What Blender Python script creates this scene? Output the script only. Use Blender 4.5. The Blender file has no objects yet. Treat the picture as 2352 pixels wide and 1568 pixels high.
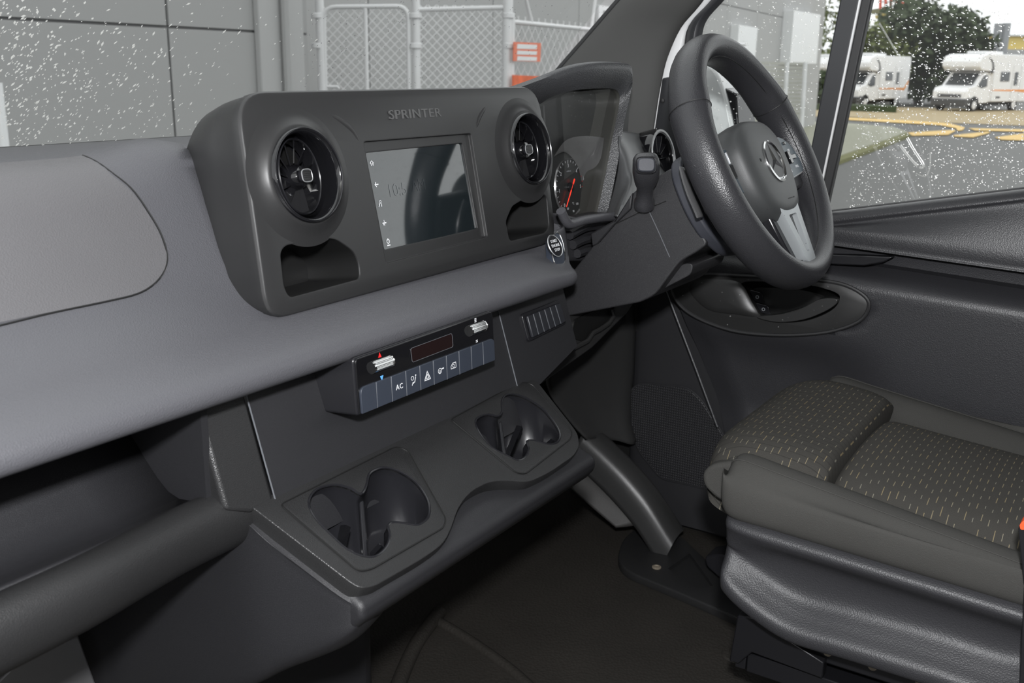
import bpy, bmesh, math, random
from mathutils import Vector as V, Matrix
random.seed(7)
sc = bpy.context.scene
R = math.radians
# ------------------------------------------------------------------ camera
FPX, CX, CY = 2333.6, 1176.0, 784.0
PITCH, ROLL, YAW = .26477, .01382, .99751
O = V((0, 0, .95))                                  # lens: standing in the open passenger door, cab floor is z = 0
AX = V((math.sin(YAW)*math.cos(PITCH), math.cos(YAW)*math.cos(PITCH), -math.sin(PITCH)))
r0 = V((math.cos(YAW), -math.sin(YAW), 0)); u0 = r0.cross(AX)
RX = math.cos(ROLL)*r0 + math.sin(ROLL)*u0
UX = -math.sin(ROLL)*r0 + math.cos(ROLL)*u0
cd = bpy.data.cameras.new('camera'); cam = bpy.data.objects.new('camera', cd); sc.collection.objects.link(cam)
m3 = Matrix((RX, UX, -AX)).transposed()
cam.matrix_world = Matrix.Translation(O) @ m3.to_4x4()
cd.sensor_width = 36; cd.lens = FPX/2352*36; cd.clip_start = .02; cd.clip_end = 500
cd.dof.use_dof = True; cd.dof.focus_distance = 1.35; cd.dof.aperture_fstop = 11
sc.camera = cam
# ------------------------------------------------------------------ light
w = bpy.data.worlds.new('overcast'); sc.world = w; w.use_nodes = True
bg = w.node_tree.nodes['Background']; bg.inputs[0].default_value = (.97, .985, 1.0, 1); bg.inputs[1].default_value = 1.4
fl = bpy.data.lights.new('camera_flash', 'POINT'); fl.energy = 120; fl.shadow_soft_size = .035; fl.color = (.98, .985, 1)
flo = bpy.data.objects.new('camera_flash', fl); sc.collection.objects.link(flo); flo.location = (-.03, -.03, 1.13)
vs = sc.view_settings; vs.view_transform = 'Standard'; vs.look = 'None'; vs.exposure = 0.0; vs.gamma = 1
vs.use_curve_mapping = False
cy = sc.cycles; cy.max_bounces = 6; cy.diffuse_bounces = 3; cy.glossy_bounces = 3; cy.transmission_bounces = 4; cy.transparent_max_bounces = 12
cy.use_adaptive_sampling = True; cy.adaptive_threshold = .04; cy.caustics_reflective = False; cy.caustics_refractive = False; cy.sample_clamp_indirect = 4
# ------------------------------------------------------------------ helpers
def ray(x, y): return (x-CX)*RX - (y-CY)*UX + FPX*AX
def P(x, y, ax, v):                                  # the point of a plane X / Y / Z = v seen at a place of the photograph
    d = ray(x, y); i = 'XYZ'.index(ax); return O + d*((v-O[i])/d[i])
def PP(x, y, pt, n):
    d = ray(x, y); return O + d*((V(pt)-O).dot(n)/d.dot(n))
ORG = {}
def link(o): sc.collection.objects.link(o); return o
def thing(name, label, cat, loc=(0, 0, 0), group=None, kind=None):
    o = link(bpy.data.objects.new(name, None)); o.location = loc; o['label'] = label; o['category'] = cat
    o.empty_display_size = .05
    if group: o['group'] = group
    if kind: o['kind'] = kind
    ORG[o] = V(loc); return o
def tag(o, label, cat, group=None, kind=None):
    o['label'] = label; o['category'] = cat
    if group: o['group'] = group
    if kind: o['kind'] = kind
    return o
def obj(name, vs_, fs, mat, par=None, ang=38, bev=0, seg=2, sol=0, sub=0, off=-1, label=None, fixn=True):
    org = ORG.get(par, V((0, 0, 0)))
    me = bpy.data.meshes.new(name); me.from_pydata([tuple(V(p)-org) for p in vs_], [], fs)
    if fixn:
        bm = bmesh.new(); bm.from_mesh(me); bmesh.ops.remove_doubles(bm, verts=bm.verts, dist=1e-6)
        bmesh.ops.recalc_face_normals(bm, faces=bm.faces); bm.to_mesh(me); bm.free()
    o = bpy.data.objects.new(name, me); me.materials.append(mat); link(o)
    if par: o.parent = par; ORG[o] = org
    smooth(me, ang)
    if sol: md = o.modifiers.new('s', 'SOLIDIFY'); md.thickness = sol; md.offset = off
    if bev:
        md = o.modifiers.new('b', 'BEVEL'); md.width = bev; md.segments = seg; md.limit_method = 'ANGLE'; md.angle_limit = R(35)
    if sub: md = o.modifiers.new('d', 'SUBSURF'); md.levels = sub; md.render_levels = sub
    if label: o['label'] = label
    return o
def smooth(me, ang):
    if ang:
        me.polygons.foreach_set('use_smooth', [True]*len(me.polygons)); me.set_sharp_from_angle(angle=R(ang))
def bake(o, ang=38):                                 # modifiers into the mesh
    dg = bpy.context.evaluated_depsgraph_get(); me = bpy.data.meshes.new_from_object(o.evaluated_get(dg))
    old = o.data; o.modifiers.clear(); o.data = me; me.name = old.name; bpy.data.meshes.remove(old); smooth(me, ang)
def carve(o, cutters, ang=38):
    for c in cutters:
        md = o.modifiers.new('c', 'BOOLEAN'); md.object = c; md.operation = 'DIFFERENCE'; md.solver = 'EXACT'
    bpy.context.view_layer.update(); bake(o, ang)
    for c in cutters: me = c.data; bpy.data.objects.remove(c); bpy.data.meshes.remove(me)
def catmull(p, n, closed=False):
    p = [V(q) for q in p]; out = []; N = len(p); rng = N if closed else N-1
    for i in range(rng):
        if closed: a, b, c, d = p[(i-1) % N], p[i], p[(i+1) % N], p[(i+2) % N]
        else: a, b, c, d = p[max(i-1, 0)], p[i], p[i+1], p[min(i+2, N-1)]
        for k in range(n):
            t = k/n
            out.append(.5*((2*b)+(c-a)*t+(2*a-5*b+4*c-d)*t*t+(3*b-3*c+d-a)*t**3))
    if not closed: out.append(p[-1].copy())
    return out
def resample(p, n, closed=False):
    p = [V(q) for q in p]; q = p+[p[0]] if closed else p
    L = [0]
    for a, b in zip(q, q[1:]): L.append(L[-1]+(b-a).length)
    out = []; m = n if closed else n-1; j = 0
    for k in range(n):
        s = L[-1]*k/m
        while j < len(L)-2 and L[j+1] < s: j += 1
        t = (s-L[j])/max(L[j+1]-L[j], 1e-9); out.append(q[j].lerp(q[j+1], min(max(t, 0), 1)))
    return out
def rnd(p, r, n=5):                                  # round the corners of a closed 2-D or 3-D loop
    p = [V(q) for q in p]; out = []; N = len(p)
    for i in range(N):
        a, b, c = p[i-1], p[i], p[(i+1) % N]; rr = r[i] if isinstance(r, (list, tuple)) else r
        l = min(rr, (a-b).length*.48, (c-b).length*.48)
        if l < 1e-5: out.append(b.copy()); continue
        s, e = b+(a-b).normalized()*l, b+(c-b).normalized()*l
        for k in range(n+1):
            t = k/n; out.append((1-t)**2*s+2*t*(1-t)*b+t*t*e)
    return out
def gridf(nr, nc, cr_=False, cc=False):
    f = []
    for i in range(nr if cr_ else nr-1):
        for j in range(nc if cc else nc-1):
            a, b = i, (i+1) % nr; c, d = j, (j+1) % nc
            f.append((a*nc+c, a*nc+d, b*nc+d, b*nc+c))
    return f
def surf(name, rows, mat, par=None, nu=1, nv=1, **k):
    if nv > 1: rows = [catmull(r_, nv) for r_ in rows]
    if nu > 1:
        cols = [catmull([r_[j] for r_ in rows], nu) for j in range(len(rows[0]))]
        rows = [[c[i] for c in cols] for i in range(len(cols[0]))]
    return obj(name, [p for r_ in rows for p in r_], gridf(len(rows), len(rows[0])), mat, par, **k)
def loft(name, loops, mat, par=None, cap=(1, 1), close=False, **k):
    n = len(loops[0]); v = [p for l in loops for p in l]; f = gridf(len(loops), n, close, True)
    if cap[0]: f.append(tuple(range(n)))
    if cap[1]: f.append(tuple((len(loops)-1)*n+i for i in range(n)))
    return obj(name, v, f, mat, par, **k)
def prism(name, loop, vec, mat, par=None, **k):
    vec = V(vec); loop = [V(p) for p in loop]
    return loft(name, [loop, [p+vec for p in loop]], mat, par, **k)
def boxv(a, b):
    x0, y0, z0 = a; x1, y1, z1 = b
    return [(x0, y0, z0), (x1, y0, z0), (x1, y1, z0), (x0, y1, z0), (x0, y0, z1), (x1, y0, z1), (x1, y1, z1), (x0, y1, z1)]
BF = [(0, 3, 2, 1), (4, 5, 6, 7), (0, 1, 5, 4), (1, 2, 6, 5), (2, 3, 7, 6), (3, 0, 4, 7)]
def box(name, a, b, mat, par=None, **k): return obj(name, boxv(a, b), BF, mat, par, **k)
def fbox(name, F, a, b, mat, par=None, **k): return obj(name, [F(*p) for p in boxv(a, b)], BF, mat, par, **k)
def frame(o, ex, ey, ez):
    o, ex, ey, ez = V(o), V(ex), V(ey), V(ez)
    return lambda a, b, c=0.: o+ex*a+ey*b+ez*c
def tubev(path, r, n=8, closed=False, ry=None, up=None):
    path = [V(p) for p in path]; N = len(path); loops = []; prev = None
    for i, p in enumerate(path):
        if closed: t = path[(i+1) % N]-path[i-1]
        else: t = path[min(i+1, N-1)]-path[max(i-1, 0)]
        t.normalize()
        if up is not None: a = V(up)-t*V(up).dot(t)
        elif prev is None: a = t.orthogonal()
        else: a = prev-t*prev.dot(t)
        a.normalize(); prev = a; b = t.cross(a)
        rr = r[i] if isinstance(r, (list, tuple)) else r
        r2 = rr if ry is None else ry
        loops.append([p+a*rr*math.cos(2*math.pi*k/n)+b*r2*math.sin(2*math.pi*k/n) for k in range(n)])
    return loops
def tube(name, path, r, mat, par=None, n=8, closed=False, ry=None, up=None, **k):
    return loft(name, tubev(path, r, n, closed, ry, up), mat, par, cap=(0, 0) if closed else (1, 1), close=closed, **k)
def lathe(name, prof, F, mat, par=None, n=40, sx=1, sy=1, cap=(0, 0), **k):   # prof: (radius, height along the third axis of F)
    loops = [[F(r_*sx*math.cos(2*math.pi*i/n), r_*sy*math.sin(2*math.pi*i/n), h) for i in range(n)] for r_, h in prof]
    return loft(name, loops, mat, par, cap=cap, **k)
def text(name, s, F, size, mat, par, depth=.0004, ext=None, align='CENTER', spacing=1.0, label=None):
    cu = bpy.data.curves.new('t', 'FONT'); cu.body = s; cu.size = size; cu.extrude = depth; cu.align_x = align; cu.align_y = 'CENTER'
    cu.resolution_u = 3; cu.space_character = spacing
    t = bpy.data.objects.new('t', cu); link(t); bpy.context.view_layer.update()
    dg = bpy.context.evaluated_depsgraph_get(); me = bpy.data.meshes.new_from_object(t.evaluated_get(dg))
    bpy.data.objects.remove(t); bpy.data.curves.remove(cu)
    w_ = max(v.co.x for v in me.vertices)-min(v.co.x for v in me.vertices)
    k = ext/w_ if ext else 1
    vs_ = [F(v.co.x*k, v.co.y, v.co.z) for v in me.vertices]; fs = [tuple(p.vertices) for p in me.polygons]
    bpy.data.meshes.remove(me)
    return obj(name, vs_, fs, mat, par, ang=0, label=label, fixn=False)
def joined(name, parts, mat, par=None, **k):         # parts: list of (verts, faces)
    v, f = [], []
    for a, b in parts:
        n = len(v); v += list(a); f += [tuple(i+n for i in q) for q in b]
    return obj(name, v, f, mat, par, **k)
def tubepart(path, r, n=6, closed=False):
    L = tubev(path, r, n, closed); v = [p for l in L for p in l]; f = gridf(len(L), n, closed, True)
    if not closed: f += [tuple(range(n)), tuple((len(L)-1)*n+i for i in range(n))]
    return v, f
# ------------------------------------------------------------------ materials
def nd(t, typ, **k):
    n = t.nodes.new('ShaderNode'+typ)
    for a, b in k.items():
        if a in n.inputs: n.inputs[a].default_value = b
        else: setattr(n, a, b)
    return n
def mat(name, col, rough=.5, metal=0, spec=.5, grain=None, var=0, bevel=0, coat=0, spk=None):
    m = bpy.data.materials.new(name); m.use_nodes = True; t = m.node_tree; b = t.nodes['Principled BSDF']; L = t.links.new
    c = tuple(col)+(1,) if len(col) == 3 else col
    b.inputs['Base Color'].default_value = c; b.inputs['Roughness'].default_value = rough; b.inputs['Metallic'].default_value = metal
    b.inputs['Specular IOR Level'].default_value = spec; b.inputs['Coat Weight'].default_value = coat; b.inputs['Coat Roughness'].default_value = .05
    tc = nd(t, 'TexCoord')
    if var or spk:
        nz = nd(t, 'TexNoise', Scale=9., Detail=4.); L(tc.outputs['Object'], nz.inputs['Vector'])
        mr = nd(t, 'MapRange'); mr.inputs[3].default_value = 1-var; mr.inputs[4].default_value = 1+var; L(nz.outputs[0], mr.inputs[0])
        mx = nd(t, 'VectorMath', operation='SCALE'); mx.inputs[0].default_value = c[:3]; L(mr.outputs[0], mx.inputs['Scale'])
        last = mx.outputs[0]
        if spk:                                        # fine flecks of a second colour
            n2 = nd(t, 'TexNoise', Scale=spk[0], Detail=1.); L(tc.outputs['Object'], n2.inputs['Vector'])
            m2 = nd(t, 'MapRange'); m2.inputs[1].default_value = spk[1]; m2.inputs[2].default_value = spk[1]+.08; L(n2.outputs[0], m2.inputs[0])
            mm = nd(t, 'Mix', data_type='RGBA'); L(m2.outputs[0], mm.inputs[0]); L(last, mm.inputs[6]); mm.inputs[7].default_value = tuple(spk[2])+(1,)
            last = mm.outputs[2]
        L(last, b.inputs['Base Color'])
    nrm = None
    if bevel:
        bv = nd(t, 'Bevel', samples=3); bv.inputs[0].default_value = bevel; nrm = bv.outputs[0]
    if grain:
        kind, scale, stren = grain
        tx = nd(t, 'TexVoronoi', Scale=scale) if kind == 'v' else nd(t, 'TexNoise', Scale=scale, Detail=2.)
        L(tc.outputs['Object'], tx.inputs['Vector'])
        bp = nd(t, 'Bump'); bp.inputs['Strength'].default_value = stren; bp.inputs['Distance'].default_value = .0006
        L(tx.outputs[0], bp.inputs['Height'])
        if nrm: L(nrm, bp.inputs['Normal'])
        nrm = bp.outputs[0]
    if nrm: L(nrm, b.inputs['Normal'])
    return m
M = {}
M['pad'] = mat('soft_grey_dash', (.068, .068, .075), .44, grain=('v', 620, .42), var=.05)
M['cover'] = mat('airbag_cover_grey', (.088, .086, .09), .44, grain=('v', 600, .42), var=.05)
M['hard'] = mat('hard_black_plastic', (.017, .017, .019), .42, grain=('n', 1500, .6), var=.05)
M['hard2'] = mat('hard_grey_plastic', (.018, .018, .0185), .38, grain=('v', 900, .4), var=.05)
M['pod'] = mat('matt_pod_plastic', (.021, .021, .0215), .36, grain=('n', 2500, .06), bevel=.002)
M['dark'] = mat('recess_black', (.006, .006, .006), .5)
M['gloss'] = mat('piano_black', (.006, .006, .007), .06, coat=.5)
M['gloss2'] = mat('satin_black', (.012, .012, .014), .22)
M['chrome'] = mat('chrome', (.75, .75, .75), .12, 1)
M['satin'] = mat('satin_silver', (.52, .53, .54), .38, .6)
M['btn'] = mat('button_blue_grey', (.03, .036, .05), .45)
M['swt'] = mat('switch_dark', (.018, .019, .023), .42)
M['line'] = mat('pale_gap_line', (.10, .105, .115), .5)
M['white_ink'] = mat('white_ink', (.75, .76, .78), .6)
M['grey_ink'] = mat('grey_ink', (.3, .31, .33), .6)
M['red_ink'] = mat('red_ink', (.8, .02, .02), .5)
M['blue_ink'] = mat('blue_ink', (.12, .4, .85), .5)
M['display'] = mat('dark_display', (.012, .006, .006), .15)
M['shroud'] = mat('column_shroud_plastic', (.023, .023, .025), .36, grain=('n', 1600, .6), var=0.0, spk=(1400, .66, (.12, .115, .11)))
M['leather'] = mat('steering_wheel_leather', (.028, .028, .031), .33, grain=('v', 650, .4))
M['hub'] = mat('airbag_hub_plastic', (.045, .047, .048), .46, grain=('n', 1500, .25), spk=(230, .735, (.01, .01, .01)))
M['spoke'] = mat('silver_spoke', (.34, .36, .37), .4, .4, spk=(300, .74, (.02, .02, .02)))
M['plate'] = mat('blue_grey_plate', (.035, .037, .046), .5, grain=('n', 1500, .2))
M['keys'] = mat('wheel_keypad', (.075, .1, .12), .35)
M['fabric'] = mat('seat_fabric', (.05, .049, .046), .85, spec=.15, grain=('v', 900, .5), var=.12)
M['shell'] = mat('seat_side_shell', (.027, .027, .030), .48, grain=('v', 520, .5), var=.05)
M['rail'] = mat('black_rail_metal', (.012, .012, .014), .3, .3)
M['rust'] = mat('dusty_metal', (.2, .17, .13), .7, var=.4)
M['orange'] = mat('orange_plastic', (.8, .1, .03), .4)
M['rubber'] = mat('rubber_floor', (.025, .0225, .0195), .55, spec=.4, grain=('v', 190, .9), var=.25, spk=(320, .75, (.07, .06, .045)))
M['kick'] = mat('kick_panel_plastic', (.025, .025, .025), .35, grain=('n', 1000, .3), var=.08)
M['dusty'] = mat('dusty_wheel_arch', (.02, .019, .018), .6, grain=('n', 400, .4), var=.5)
M['door'] = mat('door_panel_vinyl', (.026, .026, .029), .40, grain=('v', 600, .4), var=.05)
M['door2'] = mat('door_lower_plastic', (.021, .021, .023), .42, grain=('n', 1300, .35), var=.05)
M['bowl'] = mat('door_handle_surround', (.024, .024, .024), .36, grain=('n', 2000, .1), spk=(170, .74, (.3, .3, .3)))
M['pillar'] = mat('pillar_fabric_grey', (.062, .062, .06), .75, grain=('n', 1400, .4))
M['seal'] = mat('black_rubber_seal', (.02, .02, .021), .5)
M['frame'] = mat('window_frame_black', (.03, .031, .034), .4)
M['white'] = mat('white_body_paint', (.8, .81, .81), .3)
M['tan'] = mat('grey_bulkhead', (.15, .15, .15), .7)
M['roofl'] = mat('headliner_grey', (.2, .2, .19), .9)
# exterior
M['wall'] = mat('grey_wall_panel', (.36, .36, .355), .7)
M['wall2'] = mat('light_grey_wall_panel', (.43, .43, .425), .7)
M['joint'] = mat('dark_joint', (.15, .15, .15), .8)
M['galv'] = mat('galvanised_steel', (.8, .8, .8), .5, 0)
M['wire'] = mat('chain_link_wire', (.9, .9, .9), .5, 0)
M['sign'] = mat('orange_red_sign', (.85, .24, .14), .6)
M['asph'] = mat('wet_asphalt', (.085, .085, .08), .55, grain=('n', 60, .5), var=.25)
M['tanroad'] = mat('tan_road', (.42, .33, .19), .7, var=.15)
M['pave'] = mat('pale_concrete', (.34, .34, .26), .7, var=.12)
M['grass'] = mat('verge_green', (.2, .2, .09), .9, var=.3)
M['paint'] = mat('yellow_road_paint', (.8, .55, .2), .7, var=.1)
M['bodyw'] = mat('motorhome_white', (.9, .9, .9), .35)
M['glassd'] = mat('dark_vehicle_glass', (.05, .055, .06), .08)
M['tyre'] = mat('tyre_rubber', (.02, .02, .02), .8)
M['bump'] = mat('bumper_grey', (.06, .06, .06), .6)
M['ostripe'] = mat('orange_stripe', (.9, .33, .05), .5)
M['leaf'] = mat('tree_leaf', (.05, .07, .03), .8, var=.4)
M['leaf2'] = mat('tree_leaf_olive', (.16, .19, .06), .8, var=.4)
M['bark'] = mat('bark', (.06, .05, .04), .9)
M['yellow'] = mat('yellow_cladding', (.8, .62, .2), .6)
M['redp'] = mat('red_paint', (.75, .12, .06), .6)
M['greyp'] = mat('grey_pole', (.35, .36, .37), .6)
def glassmat(name, tint, lo, hi, rough=0.0):
    m = bpy.data.materials.new(name); m.use_nodes = True; t = m.node_tree; t.nodes.clear(); L = t.links.new
    o = nd(t, 'OutputMaterial'); tr = nd(t, 'BsdfTransparent'); tr.inputs[0].default_value = tuple(tint)+(1,)
    g = nd(t, 'BsdfGlossy'); g.inputs['Roughness'].default_value = rough; lw = nd(t, 'LayerWeight'); lw.inputs[0].default_value = .5
    pw = nd(t, 'Math', operation='POWER'); L(lw.outputs['Facing'], pw.inputs[0]); pw.inputs[1].default_value = 5.
    mu = nd(t, 'Math', operation='MULTIPLY_ADD'); L(pw.outputs[0], mu.inputs[0]); mu.inputs[1].default_value = hi; mu.inputs[2].default_value = lo
    mx = nd(t, 'MixShader'); L(mu.outputs[0], mx.inputs[0]); L(tr.outputs[0], mx.inputs[1]); L(g.outputs[0], mx.inputs[2]); L(mx.outputs[0], o.inputs[0])
    return m
M['glass'] = glassmat('window_glass', (.93, .95, .94), .03, .5)
M['lens'] = glassmat('cluster_lens', (.85, .85, .85), .05, .9)
def dropmat(nm='rain_drop', tp=0.):
    m = bpy.data.materials.new(nm); m.use_nodes = True; t = m.node_tree; t.nodes.clear(); L = t.links.new
    o = nd(t, 'OutputMaterial'); a = nd(t, 'BsdfTranslucent'); a.inputs[0].default_value = (.95, .95, .92, 1)
    d = nd(t, 'BsdfDiffuse'); d.inputs[0].default_value = (.9, .9, .85, 1)
    g = nd(t, 'BsdfGlossy'); g.inputs['Roughness'].default_value = .15
    x1 = nd(t, 'MixShader'); x1.inputs[0].default_value = .5; L(a.outputs[0], x1.inputs[1]); L(d.outputs[0], x1.inputs[2])
    x2 = nd(t, 'MixShader'); x2.inputs[0].default_value = .3; L(x1.outputs[0], x2.inputs[1]); L(g.outputs[0], x2.inputs[2])
    x3 = nd(t, 'MixShader'); x3.inputs[0].default_value = tp; tr = nd(t, 'BsdfTransparent'); L(x2.outputs[0], x3.inputs[1]); L(tr.outputs[0], x3.inputs[2]); L((x3 if tp else x2).outputs[0], o.inputs[0])
    return m
M['drop'] = dropmat()  # whitened: sky and flash glints painted into clear drops
def patternmat(ribs):
    m = mat('seat_fabric_pattern'+('_ribbed' if ribs else ''), (.044, .042, .038), .85, spec=.15, grain=('v', 900, .5))
    t = m.node_tree; L = t.links.new; b = t.nodes['Principled BSDF']
    tc = nd(t, 'TexCoord'); sp = nd(t, 'SeparateXYZ'); L(tc.outputs['Object'], sp.inputs[0])
    def mth(op, a, b_=None):
        n = nd(t, 'Math', operation=op)
        for i, q in enumerate((a, b_)):
            if q is None: continue
            if isinstance(q, (int, float)): n.inputs[i].default_value = q
            else: L(q, n.inputs[i])
        return n.outputs[0]
    yr = mth('MULTIPLY', sp.outputs[1], 105.); row = mth('FLOOR', yr); fy = mth('FRACT', yr)
    offs = mth('FRACT', mth('MULTIPLY', mth('SINE', mth('MULTIPLY', row, 12.9)), 43.7))
    xr = mth('ADD', mth('MULTIPLY', sp.outputs[0], 38.), offs); fx = mth('FRACT', xr); cx_ = mth('FLOOR', xr)
    hsh = mth('FRACT', mth('MULTIPLY', mth('SINE', mth('ADD', mth('MULTIPLY', row, 3.7), mth('MULTIPLY', cx_, 7.1))), 91.3))
    ln = mth('ADD', .25, mth('MULTIPLY', hsh, .35))
    mask = mth('MULTIPLY', mth('LESS_THAN', fy, .11), mth('LESS_THAN', fx, ln))
    mc = nd(t, 'Mix', data_type='RGBA'); L(hsh, mc.inputs[0]); mc.inputs[6].default_value = (.16, .155, .13, 1); mc.inputs[7].default_value = (.19, .15, .085, 1)
    mx = nd(t, 'Mix', data_type='RGBA'); L(mask, mx.inputs[0]); mx.inputs[6].default_value = (.044, .042, .038, 1); L(mc.outputs[2], mx.inputs[7])
    last = mx.outputs[2]
    if ribs:
        fr = mth('LESS_THAN', mth('FRACT', mth('MULTIPLY', sp.outputs[0], 76.)), .1)
        mk = nd(t, 'Mix', data_type='RGBA'); L(mth('MULTIPLY', fr, .5), mk.inputs[0]); L(last, mk.inputs[6]); mk.inputs[7].default_value = (.015, .015, .014, 1); last = mk.outputs[2]
    L(last, b.inputs['Base Color'])
    return m
M['pattern'] = patternmat(False); M['pattern2'] = patternmat(True)
def grillemat():
    m = mat('speaker_grille', (.016, .016, .018), .5)
    t = m.node_tree; L = t.links.new; b = t.nodes['Principled BSDF']; tc = nd(t, 'TexCoord')
    vo = nd(t, 'TexVoronoi', Scale=190., Randomness=0.); L(tc.outputs['Object'], vo.inputs['Vector'])
    mr = nd(t, 'MapRange'); mr.inputs[1].default_value = .25; mr.inputs[2].default_value = .42; L(vo.outputs[0], mr.inputs[0])
    bp = nd(t, 'Bump'); bp.inputs['Strength'].default_value = .9; bp.inputs['Distance'].default_value = .0015; L(mr.outputs[0], bp.inputs['Height']); L(bp.outputs[0], b.inputs['Normal'])
    return m
M['grille'] = grillemat()
# ================================================================== STRUCTURE OF THE CAB
# ---- floor mat with toe board
rows = []
for y, z in ((-.9, 0), (-.3, 0), (.2, 0), (.6, .0), (.9, .0), (1.02, .004), (1.12, .05), (1.25, .22), (1.35, .46)):
    rows.append([V((x, y, z)) for x in (.1, .4, .7, 1.0, 1.3, 1.6, 1.9)])
fl_ = surf('floor', rows, M['rubber'], None, 4, 3)
tag(fl_, 'black pebbled rubber floor mat of the van cab', 'floor', kind='structure')
ORG[fl_] = V((0, 0, 0))
rib = [P(x, y, 'Z', .004) for x, y in ((905, 1600), (925, 1545), (955, 1480), (990, 1430), (1010, 1405))]
tube('mat_edge', catmull(rib, 5), .013, M['rubber'], fl_, 10)
rib = [P(x, y, 'Z', -.001) for x, y in ((1000, 1425), (1060, 1460), (1120, 1500), (1180, 1545), (1240, 1600))]
tube('mat_fold', catmull(rib, 5), .010, M['rubber'], fl_, 10)
# ---- cab shell that the photographer stands in
c_ = box('ceiling', (.02, -.95, 1.46), (1.9, .62, 1.5), M['roofl']); tag(c_, 'pale grey headliner above the cab', 'ceiling', kind='structure')
wb = box('wall_back', (.02, -.99, 0), (1.9, -.95, 1.5), M['tan']); tag(wb, 'grey bulkhead behind the seats', 'wall', kind='structure')
wl_ = obj('wall_left', [v for q in ((-.99, -.12, -.02, 1.5), (.72, 1.3, -.02, .84), (-.12, .72, -.02, .03)) for v in boxv((-.03, q[0], q[2]), (.02, q[1], q[3]))], [tuple(i+8*k for i in f) for k in range(3) for f in BF], M['roofl'], fixn=False)
tag(wl_, 'passenger side body panel around the open door', 'wall', kind='structure')
wf_ = box('wall_front', (-.03, 1.3, -.02), (1.9, 1.34, .835), M['dark']); tag(wf_, 'black firewall behind the dash', 'wall', kind='structure')
wr_ = box('wall_right', (1.885, .5, -.02), (1.92, 1.34, .64), M['dark']); tag(wr_, 'body side behind the kick panel', 'wall', kind='structure')
# ---- windscreen
def WS(x, y): return PP(x, y, (0, 1.2, .846), V((0, 1, 1)).normalized())
wn = V((0, -1, -1)).normalized()
w1 = obj('window_1', [(.05, 1.225, .821), (1.84, 1.225, .821), (1.78, .6, 1.446), (.12, .6, 1.446)], [(0, 1, 2, 3)], M['glass'])
tag(w1, 'raked windscreen speckled with rain', 'windscreen', kind='structure'); ORG[w1] = V((0, 0, 0))
def drops(name, pts, n, par, mat_, flow=None):
    v, f = [], []
    n = V(n).normalized(); a = n.orthogonal().normalized(); b = n.cross(a)
    for p, s, el, an in pts:
        e1 = a*math.cos(an)+b*math.sin(an); e2 = n.cross(e1); k = len(v)
        v += [p+e1*s*el, p+e2*s, p-e1*s*el, p-e2*s, p+n*s*.5]
        f += [(k, k+1, k+4), (k+1, k+2, k+4), (k+2, k+3, k+4), (k+3, k, k+4)]
    o = obj(name, v, f, mat_, par, fixn=False, ang=80); o['kind'] = 'stuff'; return o
pts = []
while len(pts) < 850:
    x = random.uniform(-30, 560) if random.random() < .8 else random.uniform(500, 740); y = random.uniform(0, 350)
    d = max(0, 1-x/520)*(.35+.65*min(1, max(y-60, 0)/120)) + (.6 if x < 90 else 0) + (.12 if x > 690 else .03)
    if random.random() < d: pts.append((WS(x, y), random.choice((.0006, .0008, .001, .0013, .0017)), random.uniform(1, 2.6), random.gauss(2.3, .35)))
for _ in range(650):
    x = random.uniform(.1, 1.75); k = random.uniform(0, .6); pts.append((V((x, 1.21-k, .836+k))+wn*.001, random.choice((.0006, .0008, .001, .0014)), random.uniform(1, 2.4), random.gauss(2.3, .35)))
drops('raindrops', pts, wn, w1, M['drop'])
pts = []
for _ in range(420): pts.append((WS(random.uniform(700, 1400), random.uniform(-10, 200)), random.choice((.0006, .0008, .001)), random.uniform(1, 2), random.gauss(2.3, .5)))
M['drop2'] = mat('dark_rain_drop', (.25, .25, .25), .1)
drops('raindrops', pts, wn, w1, M['drop2'])
# ---- A pillar trim, white jamb, seal
XP = 1.80
lp = [(1820, -450), (1560, -150), (1495, -75), (1430, 0), (1385, 52), (1340, 104), (1298, 152), (1255, 202), (1190, 277)]
rp = [(1955, -450), (1715, -150), (1655, -75), (1603, 0), (1557, 56), (1527, 126), (1514, 186), (1505, 250), (1494, 345)]
rows = []
for l, r_ in zip(lp, rp):
    a = P(l[0], l[1], 'X', 1.785); b = P(r_[0], r_[1], 'X', 1.85); m_ = a.lerp(b, .5)+V((-.012, -.006, 0)); q = a.lerp(b, .85)+V((-.006, -.01, 0))
    rows.append([a, a.lerp(b, .2)+V((-.01, 0, 0)), m_, q, b])
t1 = surf('trim_1', rows, M['pillar'], None, 4, 4, sol=.01); tag(t1, 'dark grey cover of the driver side windscreen pillar', 'pillar trim', kind='structure'); ORG[t1] = V((0, 0, 0))
tube('windscreen_seal', [r_[0]+V((0, .004, .002)) for r_ in rows], .007, M['seal'], t1, 8)
rp2 = [(1985, -450), (1745, -150), (1685, -75), (1632, 0), (1583, 56), (1566, 126), (1545, 186), (1530, 250), (1505, 345)]
rows = [[P(a[0], a[1], 'X', 1.862), P((a[0]+b[0])/2, (a[1]+b[1])/2, 'X', 1.866), P(b[0], b[1], 'X', 1.87)] for a, b in zip(rp, rp2)]
t2 = surf('trim_2', rows, M['white'], None, 4, 2, sol=.008); tag(t2, 'white painted door jamb strip beside the windscreen pillar', 'body frame', kind='structure')
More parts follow.
